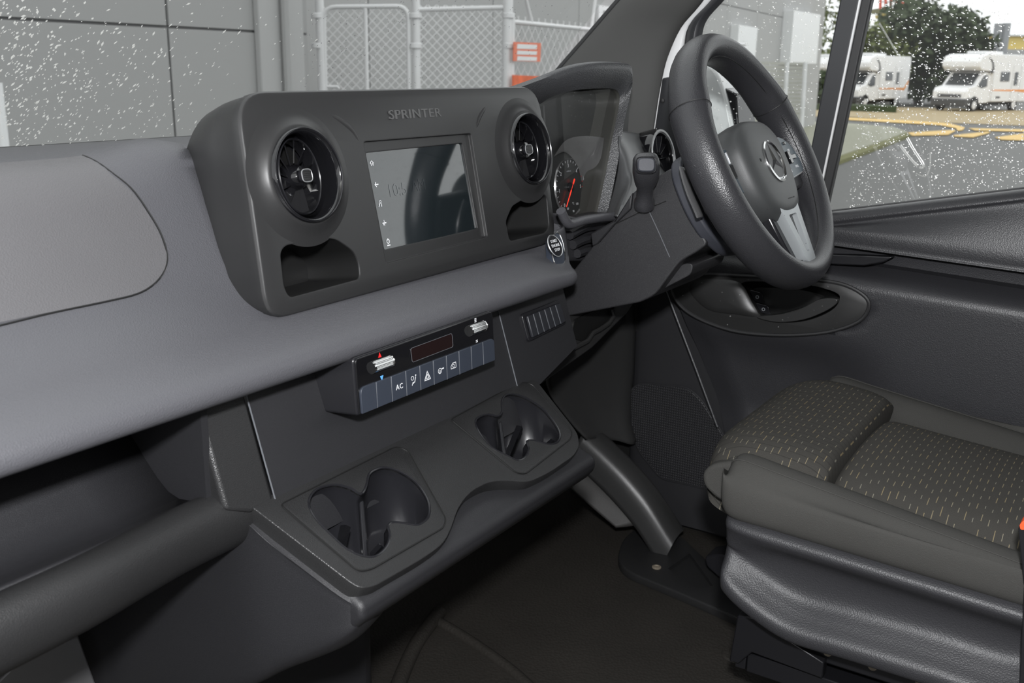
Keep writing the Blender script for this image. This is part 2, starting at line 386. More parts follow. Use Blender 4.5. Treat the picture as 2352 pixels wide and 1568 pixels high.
# ---- driver's door
d1 = thing('door_1', 'black driver door with window, storage ledge and handle bowl', 'door', (1.85, .2, 0), kind='structure')
def lin(p, q): return lambda y: p+(q-p)*((y-p.y)/(q.y-p.y))
belt = lin(P(1900, 490, 'X', 1.85), P(2352, 437, 'X', 1.85))
uplo = lin(P(1900, 562, 'X', 1.815), P(2352, 626, 'X', 1.815))
ledg = lin(P(1900, 606, 'X', 1.80), P(2352, 678, 'X', 1.80))
ys = [-.7, -.3, 0, .2, .35, .5, .65, .8, .92]
rows = []
for y in ys:
    b, l = belt(y), uplo(y); k = 0
    rows.append([b+V((.012, 0, -.004)), b+V((.004, 0, .002)), b+V((-.012, 0, -.001)), b+V((-.02, 0, -.012)), b+V((-.018, 0, -.022)), (b+V((-.018, 0, -.022))).lerp(l+V((-.003, 0, .03)), .45)+V((-.002, 0, 0)), l+V((-.003, 0, .03)), l+V((-.002, 0, .006)), l, l+V((.05, 0, -.006))])
surf('upper_panel', rows, M['door'], d1, 3, 4, sol=.004, ang=60)
tube('belt_seal', [belt(y)+V((.014, 0, .0005)) for y in ys], .004, M['seal'], d1, 8)
# storage slot behind the overhang, its back painted black as shade
box('slot_back', (1.862, -.7, .42), (1.87, .95, .66), M['dark'], d1)
# main lower panel
fr = lambda z: lin_z(z)
pa, pb = P(1522, 640, 'X', 1.81), P(1650, 985, 'X', 1.82)
def fy(z): return pa.y+(pb.y-pa.y)*(z-pa.z)/(pb.z-pa.z)
hcen = P(1815, 698, 'X', 1.80)
rows = []
NR = 60
for i in range(NR+1):
    row = []
    for j in range(81):
        u = j/80
        # parameter v from the ledge down
        v = i/NR
        y0 = -.7
        zt_front = ledg(.8).z
        z_guess = ledg(.3).z*(1-v)+.03*v
        yf = min(fy(z_guess), .86); y = y0+(yf-y0)*u
        zt = ledg(y).z; z = zt*(1-v)+.03*v
        x = 1.80+.018*v
        if v < .06: x += .05*(1-v/.06)**2
        g = math.exp(-((y-.60)/.17)**4)*math.exp(-((z-.36)/.095)**4); x += .03*g
        x += .02*max(0, (u-.965)/.035)
        be = ((y-hcen.y)/.125)**2+((z-hcen.z)/.046)**2; x += .05*(1 if be < .8 else max(0, 1-(be-.8)/.25))
        row.append(V((x, y, z)))
    rows.append(row)
rows.insert(0, [V((p.x-.012, p.y, p.z*.7+.3*(uplo(p.y).z-.004))) for p in rows[0]])
rows.insert(0, [V((1.855, p.y, uplo(p.y).z+.002)) for p in rows[1]])
surf('lower_panel', rows, M['door'], d1, ang=60)
tube('panel_edge', [P(x, y, 'X', 1.815) for x, y in ((1524, 650), (1560, 745), (1600, 850), (1648, 980))], .0028, M['door'], d1, 8)
# front hard lower part with the speaker
rows = [[V((1.855, y, z)) for y in (.45, .6, .75, .86, .90, .905)] for z in (.62, .5, .35, .2, .05)]
for r_ in rows: r_[-1].x += .05; r_[-2].x += .012
surf('front_panel', rows, M['door2'], d1, 3, 3, ang=60)
rows = [[V((1.852, y, z)) for y in (-.7, .0, .45, .8)] for z in (.2, .02)]
obj_ = surf('kick_panel', rows, M['door2'], d1, 1, 1)
sp_ = [P(x, y, 'X', 1.852) for x, y in ((1452, 892), (1472, 878), (1580, 888), (1612, 915), (1665, 1000), (1730, 1150), (1590, 1112), (1520, 1098), (1466, 1030), (1449, 960))]
prism('speaker_grille', rnd(sp_, .02), (-.006, 0, 0), M['grille'], d1, bev=.002)
tube('grille_rim', rnd([p+V((-.004, 0, 0)) for p in sp_], .02), .0022, M['door2'], d1, 6, closed=True)
# handle surround
hs = [(1543, 660), (1560, 638), (1620, 630), (1720, 634), (1830, 640), (1925, 650), (1980, 675), (1996, 703), (1972, 738), (1900, 762), (1800, 769), (1700, 762), (1630, 742), (1580, 716), (1553, 688)]
hp = catmull([P(x, y, 'X', 1.797) for x, y in hs], 4, True)
sur = prism('handle_surround', hp, (.02, 0, 0), M['bowl'], d1, bev=.003)
hr = [(1700, 652), (1760, 648), (1850, 655), (1915, 672), (1926, 690), (1905, 716), (1850, 738), (1790, 742), (1745, 726), (1718, 690)]
cut = prism('cut', catmull([P(x, y, 'X', 1.79) for x, y in hr], 4, True), (.05, 0, 0), M['dark'])
carve(sur, [cut])
bw = loft('handle_bowl', [catmull([P(x, y, 'X', 1.7965) for x, y in hr], 4, True), catmull([P(x, y, 'X', 1.815) for x, y in hr], 4, True), [p.lerp(P(1820, 700, 'X', 1.835), .25) for p in catmull([P(x, y, 'X', 1.835) for x, y in hr], 4, True)]], M['dark'], d1, cap=(0, 1))
tube('surround_seal', hp, .0035, M['seal'], d1, 8, closed=True)
pl_ = [(1738, 728), (1790, 722), (1840, 708), (1880, 688), (1918, 686), (1921, 697), (1895, 715), (1845, 734), (1785, 740)]
prism('pull_handle', catmull([P(x, y, 'X', 1.784) for x, y in pl_], 4, True), (.02, 0, 0), M['bowl'], d1, bev=.005, seg=4)
sc_ = [(1584, 668), (1596, 646), (1650, 640), (1700, 650), (1725, 690), (1740, 726), (1690, 722), (1640, 716), (1610, 700)]
pts_ = catmull([P(x, y, 'X', 1.797) for x, y in sc_], 4, True); cc_ = sum(pts_, V())/len(pts_)
loft('grip_scoop', [pts_, [p.lerp(cc_, .12)+V((-.0045, 0, 0)) for p in pts_], [p.lerp(cc_, .45)+V((-.007, 0, 0)) for p in pts_], [p.lerp(cc_, .9)+V((-.0075, 0, 0)) for p in pts_]], M['bowl'], d1, cap=(0, 1), ang=80)
for (x0, y0, x1, y1), sg in (((1722, 664, 1752, 690), 'c'), ((1736, 694, 1766, 716), 'd')):
    q = [P(x0, y0, 'X', 1.806), P(x1, y0+8, 'X', 1.806), P(x1+6, y1+8, 'X', 1.806), P(x0+12, y1, 'X', 1.806)]
    bt = prism('lock_button', rnd(q, .004, 3), (-.004, 0, 0), M['gloss2'], d1, bev=.001)
    c0 = sum(q, V())/4+V((-.0046, 0, 0)); F = frame(c0, (0, -1, 0), (0, 0, 1), (-1, 0, 0))
    lathe('lock_symbol', [(.0022, 0), (.0022, .0004), (.0032, .0004), (.0032, 0)], F, M['grey_ink'], bt, 12)
# pocket on the ledge beside the wheel
q = [P(x, y, 'X', 1.805) for x, y in ((1880, 584), (2000, 588), (2052, 590), (2030, 602), (1985, 610), (1880, 606))]
prism('ledge_pocket', q, (.02, 0, 0), M['gloss2'], d1, bev=.002)
# window frame
XG = 1.872
def frame_bar(name, px, x, t, m_, par): return prism(name, [P(a, b, 'X', x) for a, b in px], (t, 0, 0), m_, par, bev=.003)
frame_bar('divider_bar', ((2032, -520), (2080, -520), (1885, 440), (1868, 500), (1838, 500), (1858, 360)), 1.848, .02, M['frame'], d1)
frame_bar('divider_channel', ((2085, -520), (2112, -520), (1925, 360), (1896, 490), (1875, 490)), 1.852, .02, M['seal'], d1)
frame_bar('paint_line', ((2079, -520), (2086, -520), (1879, 470), (1874, 470)), 1.8475, .01, M['white'], d1)
rows = [[P(a[0], a[1], 'X', 1.866), P((a[0]+b[0])/2, (a[1]+b[1])/2, 'X', 1.852), P(b[0], b[1], 'X', 1.866)] for a, b in
        (((1985, -450), (2030, -450)), ((1745, -150), (1790, -150)), ((1685, -75), (1727, -75)), ((1630, 0), (1664, 0)), ((1583, 52), (1624, 46)), ((1571, 110), (1611, 90)), ((1562, 200), (1596, 180)), ((1560, 330), (1588, 330)), ((1560, 480), (1588, 480)))]
surf('window_seal', rows, M['frame'], d1, 4, 4, sol=.01)
box('rear_pillar', (1.83, -.75, .5), (1.88, -.5, 1.46), M['frame'], d1)
box('top_rail', (1.83, -.75, 1.34), (1.88, .72, 1.46), M['frame'], d1)
sq = [P(x, y, 'X', 1.855) for x, y in ((1520, 178), (1550, 176), (1600, 330), (1620, 480), (1500, 470), (1497, 330))]
prism('mirror_sail', sq, (.012, 0, 0), M['frame'], d1, bev=.004)
lathe('sail_screw', [(.0045, 0), (.0045, .002), (.002, .003), (0.0001, .003)], frame(P(1521, 231, 'X', 1.854), (0, 1, 0), (0, 0, 1), (-1, 0, 0)), M['seal'], d1, 12)
def G(x, y): return P(x, y, 'X', XG)
w2 = obj('window_2', [G(2095, -520), (XG, -.5, 1.36), (XG, -.5, belt(-.5).z-.02), belt(.62)+V((XG-1.85, 0, -.02)), G(1870, 490)], [(0, 1, 2, 3, 4)], M['glass'])
tag(w2, 'driver door glass covered in raindrops', 'window', kind='structure'); ORG[w2] = V((0, 0, 0))
w3 = obj('window_3', [G(2090, -520), G(1860, 480), (XG, .80, .66), G(1570, 250), G(1600, 60), G(1740, -150), G(1980, -450)], [(0, 1, 2, 3, 4, 5, 6)], M['glass'])
tag(w3, 'small quarter glass ahead of the door window', 'window', kind='structure'); ORG[w3] = V((0, 0, 0))
pts = []
for _ in range(3400):
    x = random.uniform(1890, 2380); y = random.uniform(-20, 480)
    if y > 487-.117*(x-1900): continue
    if y < 110 and random.random() < .45: continue
    k = 2300/(G(x, y)-O).length
    pts.append((G(x, y)+V((-.001, 0, 0)), random.choice((.7, .9, .9, 1.1, 1.4, 1.9))/k*.85, random.uniform(1, 2.6) if y < 160 else random.uniform(1, 1.5), random.gauss(.45, .25)))
pts = [p for p in pts if p[0].y < P(1990-.228*0, 0, 'X', XG).y]
for _ in range(2200):
    y = random.uniform(-.48, .19); pts.append((V((XG-.001, y, random.uniform(belt(y).z, 1.3))), random.choice((.0006, .0008, .001, .0014)), random.uniform(1, 1.8), random.gauss(.45, .25)))
drops('raindrops', pts, (-1, 0, 0), w2, M['drop'])
pts = []
for _ in range(800):
    x = random.uniform(1610, 1915); y = random.uniform(-20, 440)
    if x > 1930-.22*y: continue
    pts.append((G(x, y)+V((-.001, 0, 0)), random.choice((.0006, .0008, .001, .0014)), random.uniform(1, 1.6), random.gauss(.45, .3)))
drops('raindrops', pts, (-1, 0, 0), w3, M['drop'])
M['smear'] = dropmat('wiped_wet_glass', .7)
# smear left by a finger on the wet glass
sm = [(2065, 332), (2080, 350), (2100, 375), (2118, 390), (2112, 372), (2095, 345), (2084, 318)]
tube('water_smear', catmull([G(x, y)+V((-.001, 0, 0)) for x, y in ((2068, 333), (2090, 362), (2112, 384), (2121, 378), (2100, 345), (2084, 316))], 4), .0022, M['smear'], w2, 6, ry=.0004, up=(0, 1, .6))
tube('water_smear', catmull([G(x, y)+V((-.001, 0, 0)) for x, y in ((2105, 398), (2125, 405), (2136, 385), (2137, 350))], 4), .0012, M['smear'], w2, 6)
tube('water_smear', [G(x, y)+V((-.001, 0, 0)) for x, y in ((2020, 53), (2062, 124))], .0016, M['smear'], w2, 6)
# ---- kick panel of the front pillar, dusty wheel arch, sill
rows = []
for (l, r_) in ((((1290, 700), 1.62), ((1452, 640), 1.845)), (((1270, 780), 1.62), ((1450, 700), 1.845)), (((1250, 880), 1.63), ((1446, 850), 1.845)), (((1300, 960), 1.68), ((1440, 960), 1.835)), (((1345, 1010), 1.71), ((1452, 1020), 1.825))):
    a = P(l[0][0], l[0][1], 'X', l[1]); b = P(r_[0][0], r_[0][1], 'X', r_[1])
    rows.append([a, a.lerp(b, .35)+V((.012, .008, 0)), a.lerp(b, .7)+V((.008, .004, 0)), b+V((-.004, 0, 0)), b+V((.03, .01, 0))])
k1 = surf('trim_3', rows, M['kick'], None, 4, 4, sol=.006); tag(k1, 'black kick panel trim below the dash beside the door', 'trim panel', kind='structure'); ORG[k1] = V((0, 0, 0))
rg = [((1345, 985), 1.74), ((1395, 1030), 1.74), ((1450, 1085), 1.74), ((1500, 1145), 1.74), ((1545, 1215), 1.74), ((1556, 1232), 1.74)]
rows = []
for (q, x) in rg:
    c = P(q[0], q[1], 'X', x)
    rows.append([c+V((-.03, .02, -.06)), c+V((-.022, .004, -.02)), c+V((-.008, 0, -.003)), c+V((.012, -.002, .004)), c+V((.035, .0, .0)), c+V((.08, .03, -.03))])
surf('pillar_foot', rows, M['kick'], k1, 5, 4, sol=.005)
rows = [[P(x, y, 'X', X) for x, y, X in r_] for r_ in (((1325, 1040, 1.73), (1405, 1085, 1.73), (1490, 1185, 1.73)), ((1322, 1085, 1.72), (1385, 1130, 1.72), (1462, 1205, 1.72)), ((1310, 1120, 1.70), (1360, 1165, 1.70), (1415, 1212, 1.70)))]
surf('wheel_arch', rows, M['dusty'], k1, 5, 5, sol=.004)
sl = [(1418, 1278), (1428, 1240), (1470, 1202), (1560, 1225), (1640, 1300), (1780, 1420), (1725, 1432), (1560, 1360), (1450, 1315), (1428, 1300)]
s1 = prism('trim_4', rnd([P(x, y, 'Z', .016) for x, y in sl], .03, 5), (0, 0, -.018), M['hard2'], None, bev=.004, seg=3)
tag(s1, 'black plastic sill plate at the foot of the driver door', 'sill plate', kind='structure'); ORG[s1] = V((0, 0, 0))
cut = prism('cut', [P(x, y, 'Z', .03) for x, y in ((1535, 1290), (1585, 1255), (1640, 1330), (1600, 1335))], (0, 0, -.022), M['dark']); carve(s1, [cut])
lathe('sill_screw', [(.009, 0), (.009, .002), (.006, .003), (.005, .001), (.0001, .001)], frame(P(1508, 1303, 'Z', .0165), (1, 0, 0), (0, 1, 0), (0, 0, 1)), M['rust'], s1, 16)
prism('sill_catch', rnd([P(x, y, 'X', 1.66) for x, y in ((1618, 1278), (1650, 1272), (1680, 1280), (1680, 1315), (1655, 1330), (1622, 1300))], .006, 3), (.05, 0, 0), M['gloss2'], s1, bev=.003)
# outside mirror seen through the wheel
ml = catmull([P(x, y, 'X', 2.05) for x, y in ((1560, 150), (1610, 138), (1645, 165), (1668, 225), (1682, 290), (1690, 345), (1640, 360), (1560, 350))], 5, True)
mc_ = sum(ml, V())/len(ml)
mi = loft('side_mirror', [ml, [p+V((.07, .0, 0)) for p in ml], [p.lerp(mc_, .25)+V((.13, .05, 0)) for p in ml]], M['white'], d1, bev=.006, ang=60, label='white wing mirror housing')
q = [P(x, y, 'X', 2.06) for x, y in ((1660, 200), (1692, 215), (1700, 345), (1685, 345))]
prism('mirror_rim', q, (.1, .0, 0), M['gloss2'], mi, bev=.003)
# ================================================================== DASHBOARD
da = thing('dashboard', 'wide grey dashboard with open tray under a soft pad', 'dashboard', (.9, .8, .5))
PR = [(.76, .648), (.725, .641), (.709, .645), (.704, .656), (.711, .669), (.742, .683), (.778, .696), (.812, .716), (.838, .746), (.862, .79), (.885, .826), (.915, .848), (.97, .857), (1.08, .856), (1.23, .842)]
PS = [(.76, .648), (.725, .641), (.709, .645), (.704, .656), (.711, .665), (.738, .672), (.76, .682), (.772, .70), (.78, .72), (.786, .745), (.795, .775), (.82, .81), (.9, .85), (1.08, .855), (1.23, .842)]
PRC = catmull([V((0, a, b)) for a, b in PR], 4); PSC = catmull([V((0, a, b)) for a, b in PS], 4)
def padpt(x, i, lift=0.):
    k = min(max((x-1.19)/.06, 0), 1); k = k*k*(3-2*k)
    i0 = int(min(i, len(PRC)-2)); f = i-i0
    a = PRC[i0].lerp(PRC[i0+1], f); b = PSC[i0].lerp(PSC[i0+1], f); p = a.lerp(b, k)
    z = p.z
    g_ = min(max((x-.755)/.02, 0), 1)*min(max((1.30-x)/.02, 0), 1)*min(max((p.y-.775)/.01, 0), 1)*min(max((.93-p.y)/.03, 0), 1)
    z = z+(min(z, .70)-z)*g_
    if p.y > .83: z += .018*math.exp(-((x-.72)/.05)**2)*math.exp(-((p.y-.91)/.07)**2)
    if lift:
        t = (PRC[i0+1]-PRC[i0]).normalized(); nn = V((0, -t.z, t.y)); p = p+nn*lift; z = z+nn.z*lift
    e_ = min(max((p.y-.705)/.075, 0), 1); x += max(0, (x-1.18)/.103)*.085*e_*e_*(3-2*e_)
    return V((x, p.y, z))
xs = [.03+.03*i for i in range(36)]+[1.11+.02*i for i in range(8)]+[1.262, 1.272, 1.279, 1.283]
NP = len(PRC)
rows = []
for x in xs:
    row = [padpt(x, i) for i in range(NP)]
    e = max(0, (x-1.262)/.021)
    if e > 0: row = [p.lerp(V((p.x, .85, min(max(p.z, .66), .84))), .16*e**2) for p in row]
    rows.append(row)
rows.append([V((p.x+.001, max(p.y+.05, .82), min(max(p.z, .655), .85))) for p in rows[-1]])
surf('upper_pad', rows, M['pad'], da, ang=70)
def padhit(px_, py_, x_hint=None):
    d = ray(px_, py_); best = None
    for i in range(NP-1):
        for k in range(6):
            ii = i+k/6
            q = padpt(.5, ii)
            tt = (q.y-O.y)/d.y; zz = O.z+d.z*tt
            q2 = padpt(.5, ii+1/6); t2 = (q2.y-O.y)/d.y; z2 = O.z+d.z*t2
            if (zz-q.z)*(z2-q2.z) <= 0 and ii > 8:
                X = O.x+d.x*tt
                if best is None or tt < best[2]: best = (X, ii, tt)
    return best
bd = [padhit(x, y) for x, y in ((-60, 757), (0, 745), (120, 718), (240, 692), (320, 672), (365, 640), (384, 600), (372, 545), (340, 490), (300, 435), (250, 395), (190, 360))]
bd = [b for b in bd if b]
tb = bd[1][1]
cv = catmull([V((b[0], b[1], 0)) for b in bd], 4)
top_i = max(p.y for p in cv)
# seam as a fine dark groove, cover slightly proud
tube('cover_seam', [padpt(p.x, p.y, .0002) for p in cv], .0011, M['dark'], da, 6)
side = [p for p in cv]
def xr(i):
    c = [p.x for a, p in zip(cv, cv[1:]) if (a.y-i)*(p.y-i) <= 0]
    return max(c) if c else None
rows = []
lo = min(p.y for p in cv)
n_ = 26
for k in range(n_+1):
    i = lo+.25+(top_i-lo-.4)*k/n_; X = xr(i)
    if X is None: continue
    rows.append([padpt(.03+(X-.002-.03)*j/24, i, .0009) for j in range(25)])
surf('airbag_cover', rows, M['cover'], da, ang=80)
# ---- lower fascia panels (lean: bottom nearer the cab)
def fy_(z): return .757-(.64-z)*(.040/.125)
def fascia(name, x0, x1, z0, z1, m_, zb=None):
    nx = 8; rows = []
    for k in range(7):
        row = []
        for j in range(nx+1):
            x = x0+(x1-x0)*j/nx; zlo = z0 if zb is None else zb(x); z = z1+(zlo-z1)*k/6
            row.append(V((x, fy_(z), z)))
        rows.append(row)
    return surf(name, rows, m_, da)
prism('frame_panel', [V((x, fy_(z), z)) for x, z in ((.612, .655), (.612, .530), (.64, .518), (.6722, .518), (.6722, .655))], (0, .03, 0), M['hard2'], da, bev=.005, seg=3)
fascia('center_panel', .6735, 1.1285, .47, .655, M['hard'])
fascia('switch_panel', 1.1298, 1.306, .5, .655, M['hard'], lambda x: .50+.04*(x-1.13)/.176)
for x in (.6728, 1.1292):
    tube('panel_gap', [V((x, fy_(z)-.0004, z)) for z in (.638, .60, .56, .516)], .0009, M['line'], da, 6)
# ---- open tray in front of the passenger
lipp = [(.80, .52), (.745, .545), (.726, .556), (.712, .559), (.699, .553), (.692, .538), (.694, .518), (.705, .499), (.735, .482), (.80, .466), (.95, .44), (1.1, .43)]
rows = []
for x in (.03, .2, .35, .45, .52, .56, .59, .61, .625, .64, .652):
    e = min(max(0, (x-.40)/.21), 1); e = e*e*(3-2*e); rows.append([V((x, y+.030*e, z-.010-.008*e)) for y, z in lipp])
surf('tray_lip', rows, M['hard2'], da, 3, 4, ang=80)
up = [P(x, y, 'Y', .722) for x, y in ((508, 1172), (533, 1150), (536, 1130), (525, 1080), (505, 1020), (484, 962), (478, 940))]
surf('tray_back', [[V((x, y, z)) for x in (.03, .3, .612)] for y, z in ((.742, .535), (.80, .53), (.87, .60), (.93, .68))], M['hard'], da, 4, 3, sol=.004)
box('tray_side', (.606, .742, .53), (.614, 1.0, .66), M['hard'], da)
# ---- switch bank
sb = [PP(x, y, (0, fy_(.6), .6), V((0, .952, -.305))) for x, y in ((1193, 722), (1278, 689), (1296, 744), (1210, 786))]
nf = V((0, -.952, .305)).normalized()
bz = prism('switch_bezel', rnd([p+nf*.004 for p in sb], .006), -nf*.012, M['gloss2'], da, bev=.001)
for k in range(6):
    a, b = k/6+.008, (k+1)/6-.008
    def bl(u, v): return sb[0].lerp(sb[1], u).lerp(sb[3].lerp(sb[2], u), v)
    u0, u1 = .05+.9*a, .05+.9*b
    lp_ = [bl(u0, .12)+nf*.004, bl(u1, .12)+nf*.004, bl(u1, .9)+nf*.004, bl(u0, .9)+nf*.004]
    sw = prism('rocker_switch', lp_, nf*.005, M['swt'], da, bev=.0015)
    if k < 5: tube('switch_edge', [bl(u1, .14)+nf*.0091, bl(u1, .88)+nf*.0091], .0004, M['line'], sw, 5)
# ---- start button in its silver-edged plinth
def stf(x, y):
    d = ray(x, y); b = None
    for i in range(NP*6):
        ii = 12+i/6
        if ii > NP-2: break
        q = padpt(1.25, ii); tt = q.y/d.y
        e = abs(O.z+d.z*tt-q.z) if q.y < .80 else 9
        if b is None or e < b[0]: b = (e, V((d.x*tt, q.y, q.z)))
    return b[1]
sn = V((0, -.88, .47)).normalized()
spt = V((1.30, .752, .69))+sn*.002
sl_ = [PP(x, y, spt, sn) for x, y in ((1262, 545), (1278, 532), (1290, 560), (1295, 600), (1288, 612), (1272, 614), (1264, 590))]
sctr = sum(sl_, V())/len(sl_)
sl2 = [sctr+(p-sctr)-sn*(p-sctr).dot(sn) for p in sl_]
pn = prism('start_plinth', rnd([p+sn*.0035 for p in sl2], .008, 4), -sn*.012, M['btn'], da, bev=.001)
tube('plinth_rim', rnd([p+sn*.0035 for p in sl2], .008, 4), .0011, M['chrome'], pn, 6, closed=True)
sx_ = V((1, 0, 0)); sy_ = sn.cross(sx_)
bc = PP(1271, 566, sctr+sn*.004, sn); FB = frame(bc, sx_, sy_, sn)
lathe('start_button', [(.0165, 0), (.0165, .003), (.015, .0042), (.0001, .0042)], FB, M['gloss2'], pn, 28)
lathe('button_ring', [(.0158, .003), (.0168, .0042), (.0174, .003)], FB, M['satin'], pn, 28)
for s_, dy in (('START', .0068), ('ENGINE', 0), ('STOP', -.0068)):
    text('lettering', s_, frame(FB(0, dy, .0044), sx_, sy_, sn), .0062, M['white_ink'], pn, .0001)
# ---- instrument hood and binnacle
XO = [(1180, 206), (1250, 180), (1318, 154), (1375, 145), (1430, 146), (1449, 151), (1453, 178), (1443, 225), (1430, 285), (1424, 330), (1412, 400), (1395, 480), (1385, 500)]
XI = [(1236, 243), (1262, 225), (1305, 210), (1350, 204), (1400, 203), (1418, 209), (1423, 228), (1418, 262), (1409, 305), (1402, 340), (1390, 405), (1372, 485), (1365, 497)]
YH = .805
def hood(l, y): return [P(a, b, 'Y', y+(.05, .03, .012)[k] if k < 3 else y) for k, (a, b) in enumerate(l)]
oL = catmull(hood(XO, YH), 3); iL = catmull(hood(XI, YH+.012), 3)
dp = [p+V((.0 if j < 22 else 0, .055, -.004)) for j, p in enumerate(iL)]
bk = [V((p.x, 1.12, min(.84, p.z-.05))) for p in oL]
md_ = [p.lerp(q, .45)+V((0, 0, .004 if p.z > .86 else 0)) for p, q in zip(oL, bk)]
lipl = [a.lerp(b, .25)+V((0, -.006, 0)) for a, b in zip(oL, iL)]
up_ = [p+V((0, .012, .002)) for p in oL]
rows = [bk, md_, up_, oL, lipl, [a.lerp(b, .8)+V((0, -.003, 0)) for a, b in zip(oL, iL)], iL]
surf('instrument_hood', rows, mat('hood_leather', (.042, .043, .046), .42, grain=('v', 480, .8)), da, ang=70)
M['olive'] = mat('binnacle_inner', (.05, .05, .045), .4)
surf('hood_lining', [iL, [p+V((0, .02, -.001)) for p in iL], dp], M['olive'], da, ang=60)
# binnacle cavity
bx = [P(x, y, 'Y', .875) for x, y in ((1225, 230), (1440, 190), (1440, 360), (1395, 520), (1240, 520))]
# dash end right of the hood
rows = []
for l in (((1424, 300, .81), (1460, 305, .83), (1500, 322, .86), (1535, 345, .86)),
          ((1423, 330, .80), (1450, 350, .79), (1490, 370, .80), (1540, 390, .82)),
          ((1418, 390, .80), (1440, 400, .775), (1470, 420, .76), (1540, 450, .78)),
          ((1400, 470, .80), (1415, 470, .775), (1440, 470, .74), (1540, 520, .76)),
          ((1385, 500, .80), (1405, 500, .77), (1430, 500, .73), (1540, 560, .75))):
    rows.append([P(x, y, 'Y', Y) for x, y, Y in l])
M['endg'] = mat('dash_end_grey', (.075, .077, .079), .33, grain=('n', 900, .15))
surf('dash_end', rows, M['endg'], da, 5, 5, ang=70, sol=.004)
# side air vent at the dash end
vc = P(1518, 362, 'Y', .80); FV = frame(vc, (1, 0, 0), (0, .2, .98), (0, -.98, .2))
sv = lathe('side_vent', [(.052, -.03), (.054, .0), (.051, .006), (.047, .006), (.0445, -.002), (.044, -.02), (.001, -.024)], FV, M['gloss'], da, 40)
for k in range(10):
    a = 2*math.pi*k/10
    fbox('vent_fin', frame(FV(0, 0, -.012), V((math.cos(a), 0, math.sin(a))), V((-math.sin(a), 0, math.cos(a))), (0, -1, 0)), (.012, -.0008, -.006), (.042, .0008, .006), M['gloss2'], sv)
lathe('vent_ring', [(.0445, .004), (.0455, .0065), (.0465, .0045)], FV, M['satin'], sv, 40)
# ledge below the instruments and dark cavity
le = catmull([P(x, y, 'Y', .762) for x, y in ((1288, 484), (1300, 508), (1312, 514), (1340, 506), (1380, 500), (1425, 494), (1450, 470))], 4)
tube('binnacle_ledge', le, .0075, M['pad'], da, 10)
cav = [P(x, y, 'Y', .80) for x, y in ((1285, 490), (1330, 500), (1440, 480), (1440, 600), (1300, 600))]
prism('column_boot', cav, (0, .03, 0), M['leather'], da, bev=.004)
for k, (a, b, c) in enumerate((((1308, 540), (1350, 520), (1410, 520)), ((1315, 562), (1350, 548), (1400, 552)), ((1325, 582), (1350, 575), (1390, 580)))):
    tube('boot_fold', catmull([P(x, y, 'Y', .795) for x, y in (a, b, c)], 5), .008, M['leather'], da, 8)
# knee panel under the column with an open tray
kp = [P(x, y, 'Y', .80) for x, y in ((1300, 715), (1400, 700), (1480, 660), (1440, 720), (1360, 800), (1240, 885), (1225, 870), (1320, 800))]
prism('knee_panel', kp, (0, .012, 0), M['kick'], da, bev=.003)
kh = [P(x, y, 'Y', .797) for x, y in ((1312, 775), (1320, 735), (1345, 722), (1402, 700), (1404, 722), (1395, 742), (1362, 762), (1340, 785))]
prism('knee_opening_shade', rnd(kh, .006, 3), (0, .004, 0), M['dark'], da)  # flat black plate standing in for the shade inside the opening
tube('knee_edge', [P(x, y, 'Y', .792) for x, y in ((1406, 708), (1409, 726), (1398, 742), (1378, 756), (1362, 764), (1350, 782), (1335, 790), (1316, 800))], .004, M['kick'], da, 6)
# mass of the dash below the instruments (behind the column)
box('dash_core', (1.31, .90, .45), (1.83, 1.2, .82), M['dark'], da)
# ================================================================== INSTRUMENT CLUSTER
ic = thing('instrument_cluster', 'instrument binnacle with round rev counter and red needle', 'instrument', P(1330, 470, 'Y', .87))
YC = .862
cn = V((0, -1, .12)).normalized()
gc = P(1308, 430, 'Y', YC-.004); gx = V((1, 0, 0)); gy = cn.cross(gx)
face = [P(x, y, 'Y', YC) for x, y in ((1225, 215), (1450, 180), (1440, 330), (1405, 500), (1380, 530), (1225, 530))]
M['clus'] = mat('cluster_face', (.035, .036, .036), .3)
M['clus2'] = mat('cluster_silver_side', (.13, .13, .13), .28)
prism('cluster_face', face, (0, .004, 0), M['clus'], ic)
cs = [[P(x, y, 'Y', Y) for x, y, Y in l] for l in (((1272, 360, .855), (1300, 322, .85), (1345, 312, .845), (1398, 318, .83)), ((1300, 350, .858), (1335, 355, .853), (1365, 365, .84), (1392, 370, .825)), ((1330, 390, .859), (1350, 410, .855), (1368, 430, .84), (1384, 430, .822)), ((1340, 470, .859), (1352, 478, .855), (1362, 485, .84), (1372, 490, .82)))]
surf('cluster_cheek', cs, M['clus2'], ic, 5, 5, ang=70)
FG = frame(gc, gx, gy, cn)
rg_ = .0485
dial = lathe('dial', [(rg_, -.002), (rg_, .0), (.0001, .0)], FG, M['clus'], ic, 48)
M['rimg'] = mat('dial_rim', (.45, .45, .45), .2, .8)
lathe('dial_rim', [(rg_-.001, 0), (rg_+.0003, .0025), (rg_+.0018, 0)], FG, M['rimg'], dial, 56)
M['needle'] = bpy.data.materials.new('lit_needle'); M['needle'].use_nodes = True
nb = M['needle'].node_tree.nodes['Principled BSDF']; nb.inputs['Base Color'].default_value = (.9, .05, .03, 1); nb.inputs['Emission Color'].default_value = (1, .06, .03, 1); nb.inputs['Emission Strength'].default_value = .9
a0 = R(232)
def dial_pt(a, r_, c=.001): return FG(math.cos(a)*r_, math.sin(a)*r_, c)
tip, tail = dial_pt(a0, .039, .005), dial_pt(a0+math.pi, .016, .005)
sd = V((-math.sin(a0), 0, math.cos(a0)))
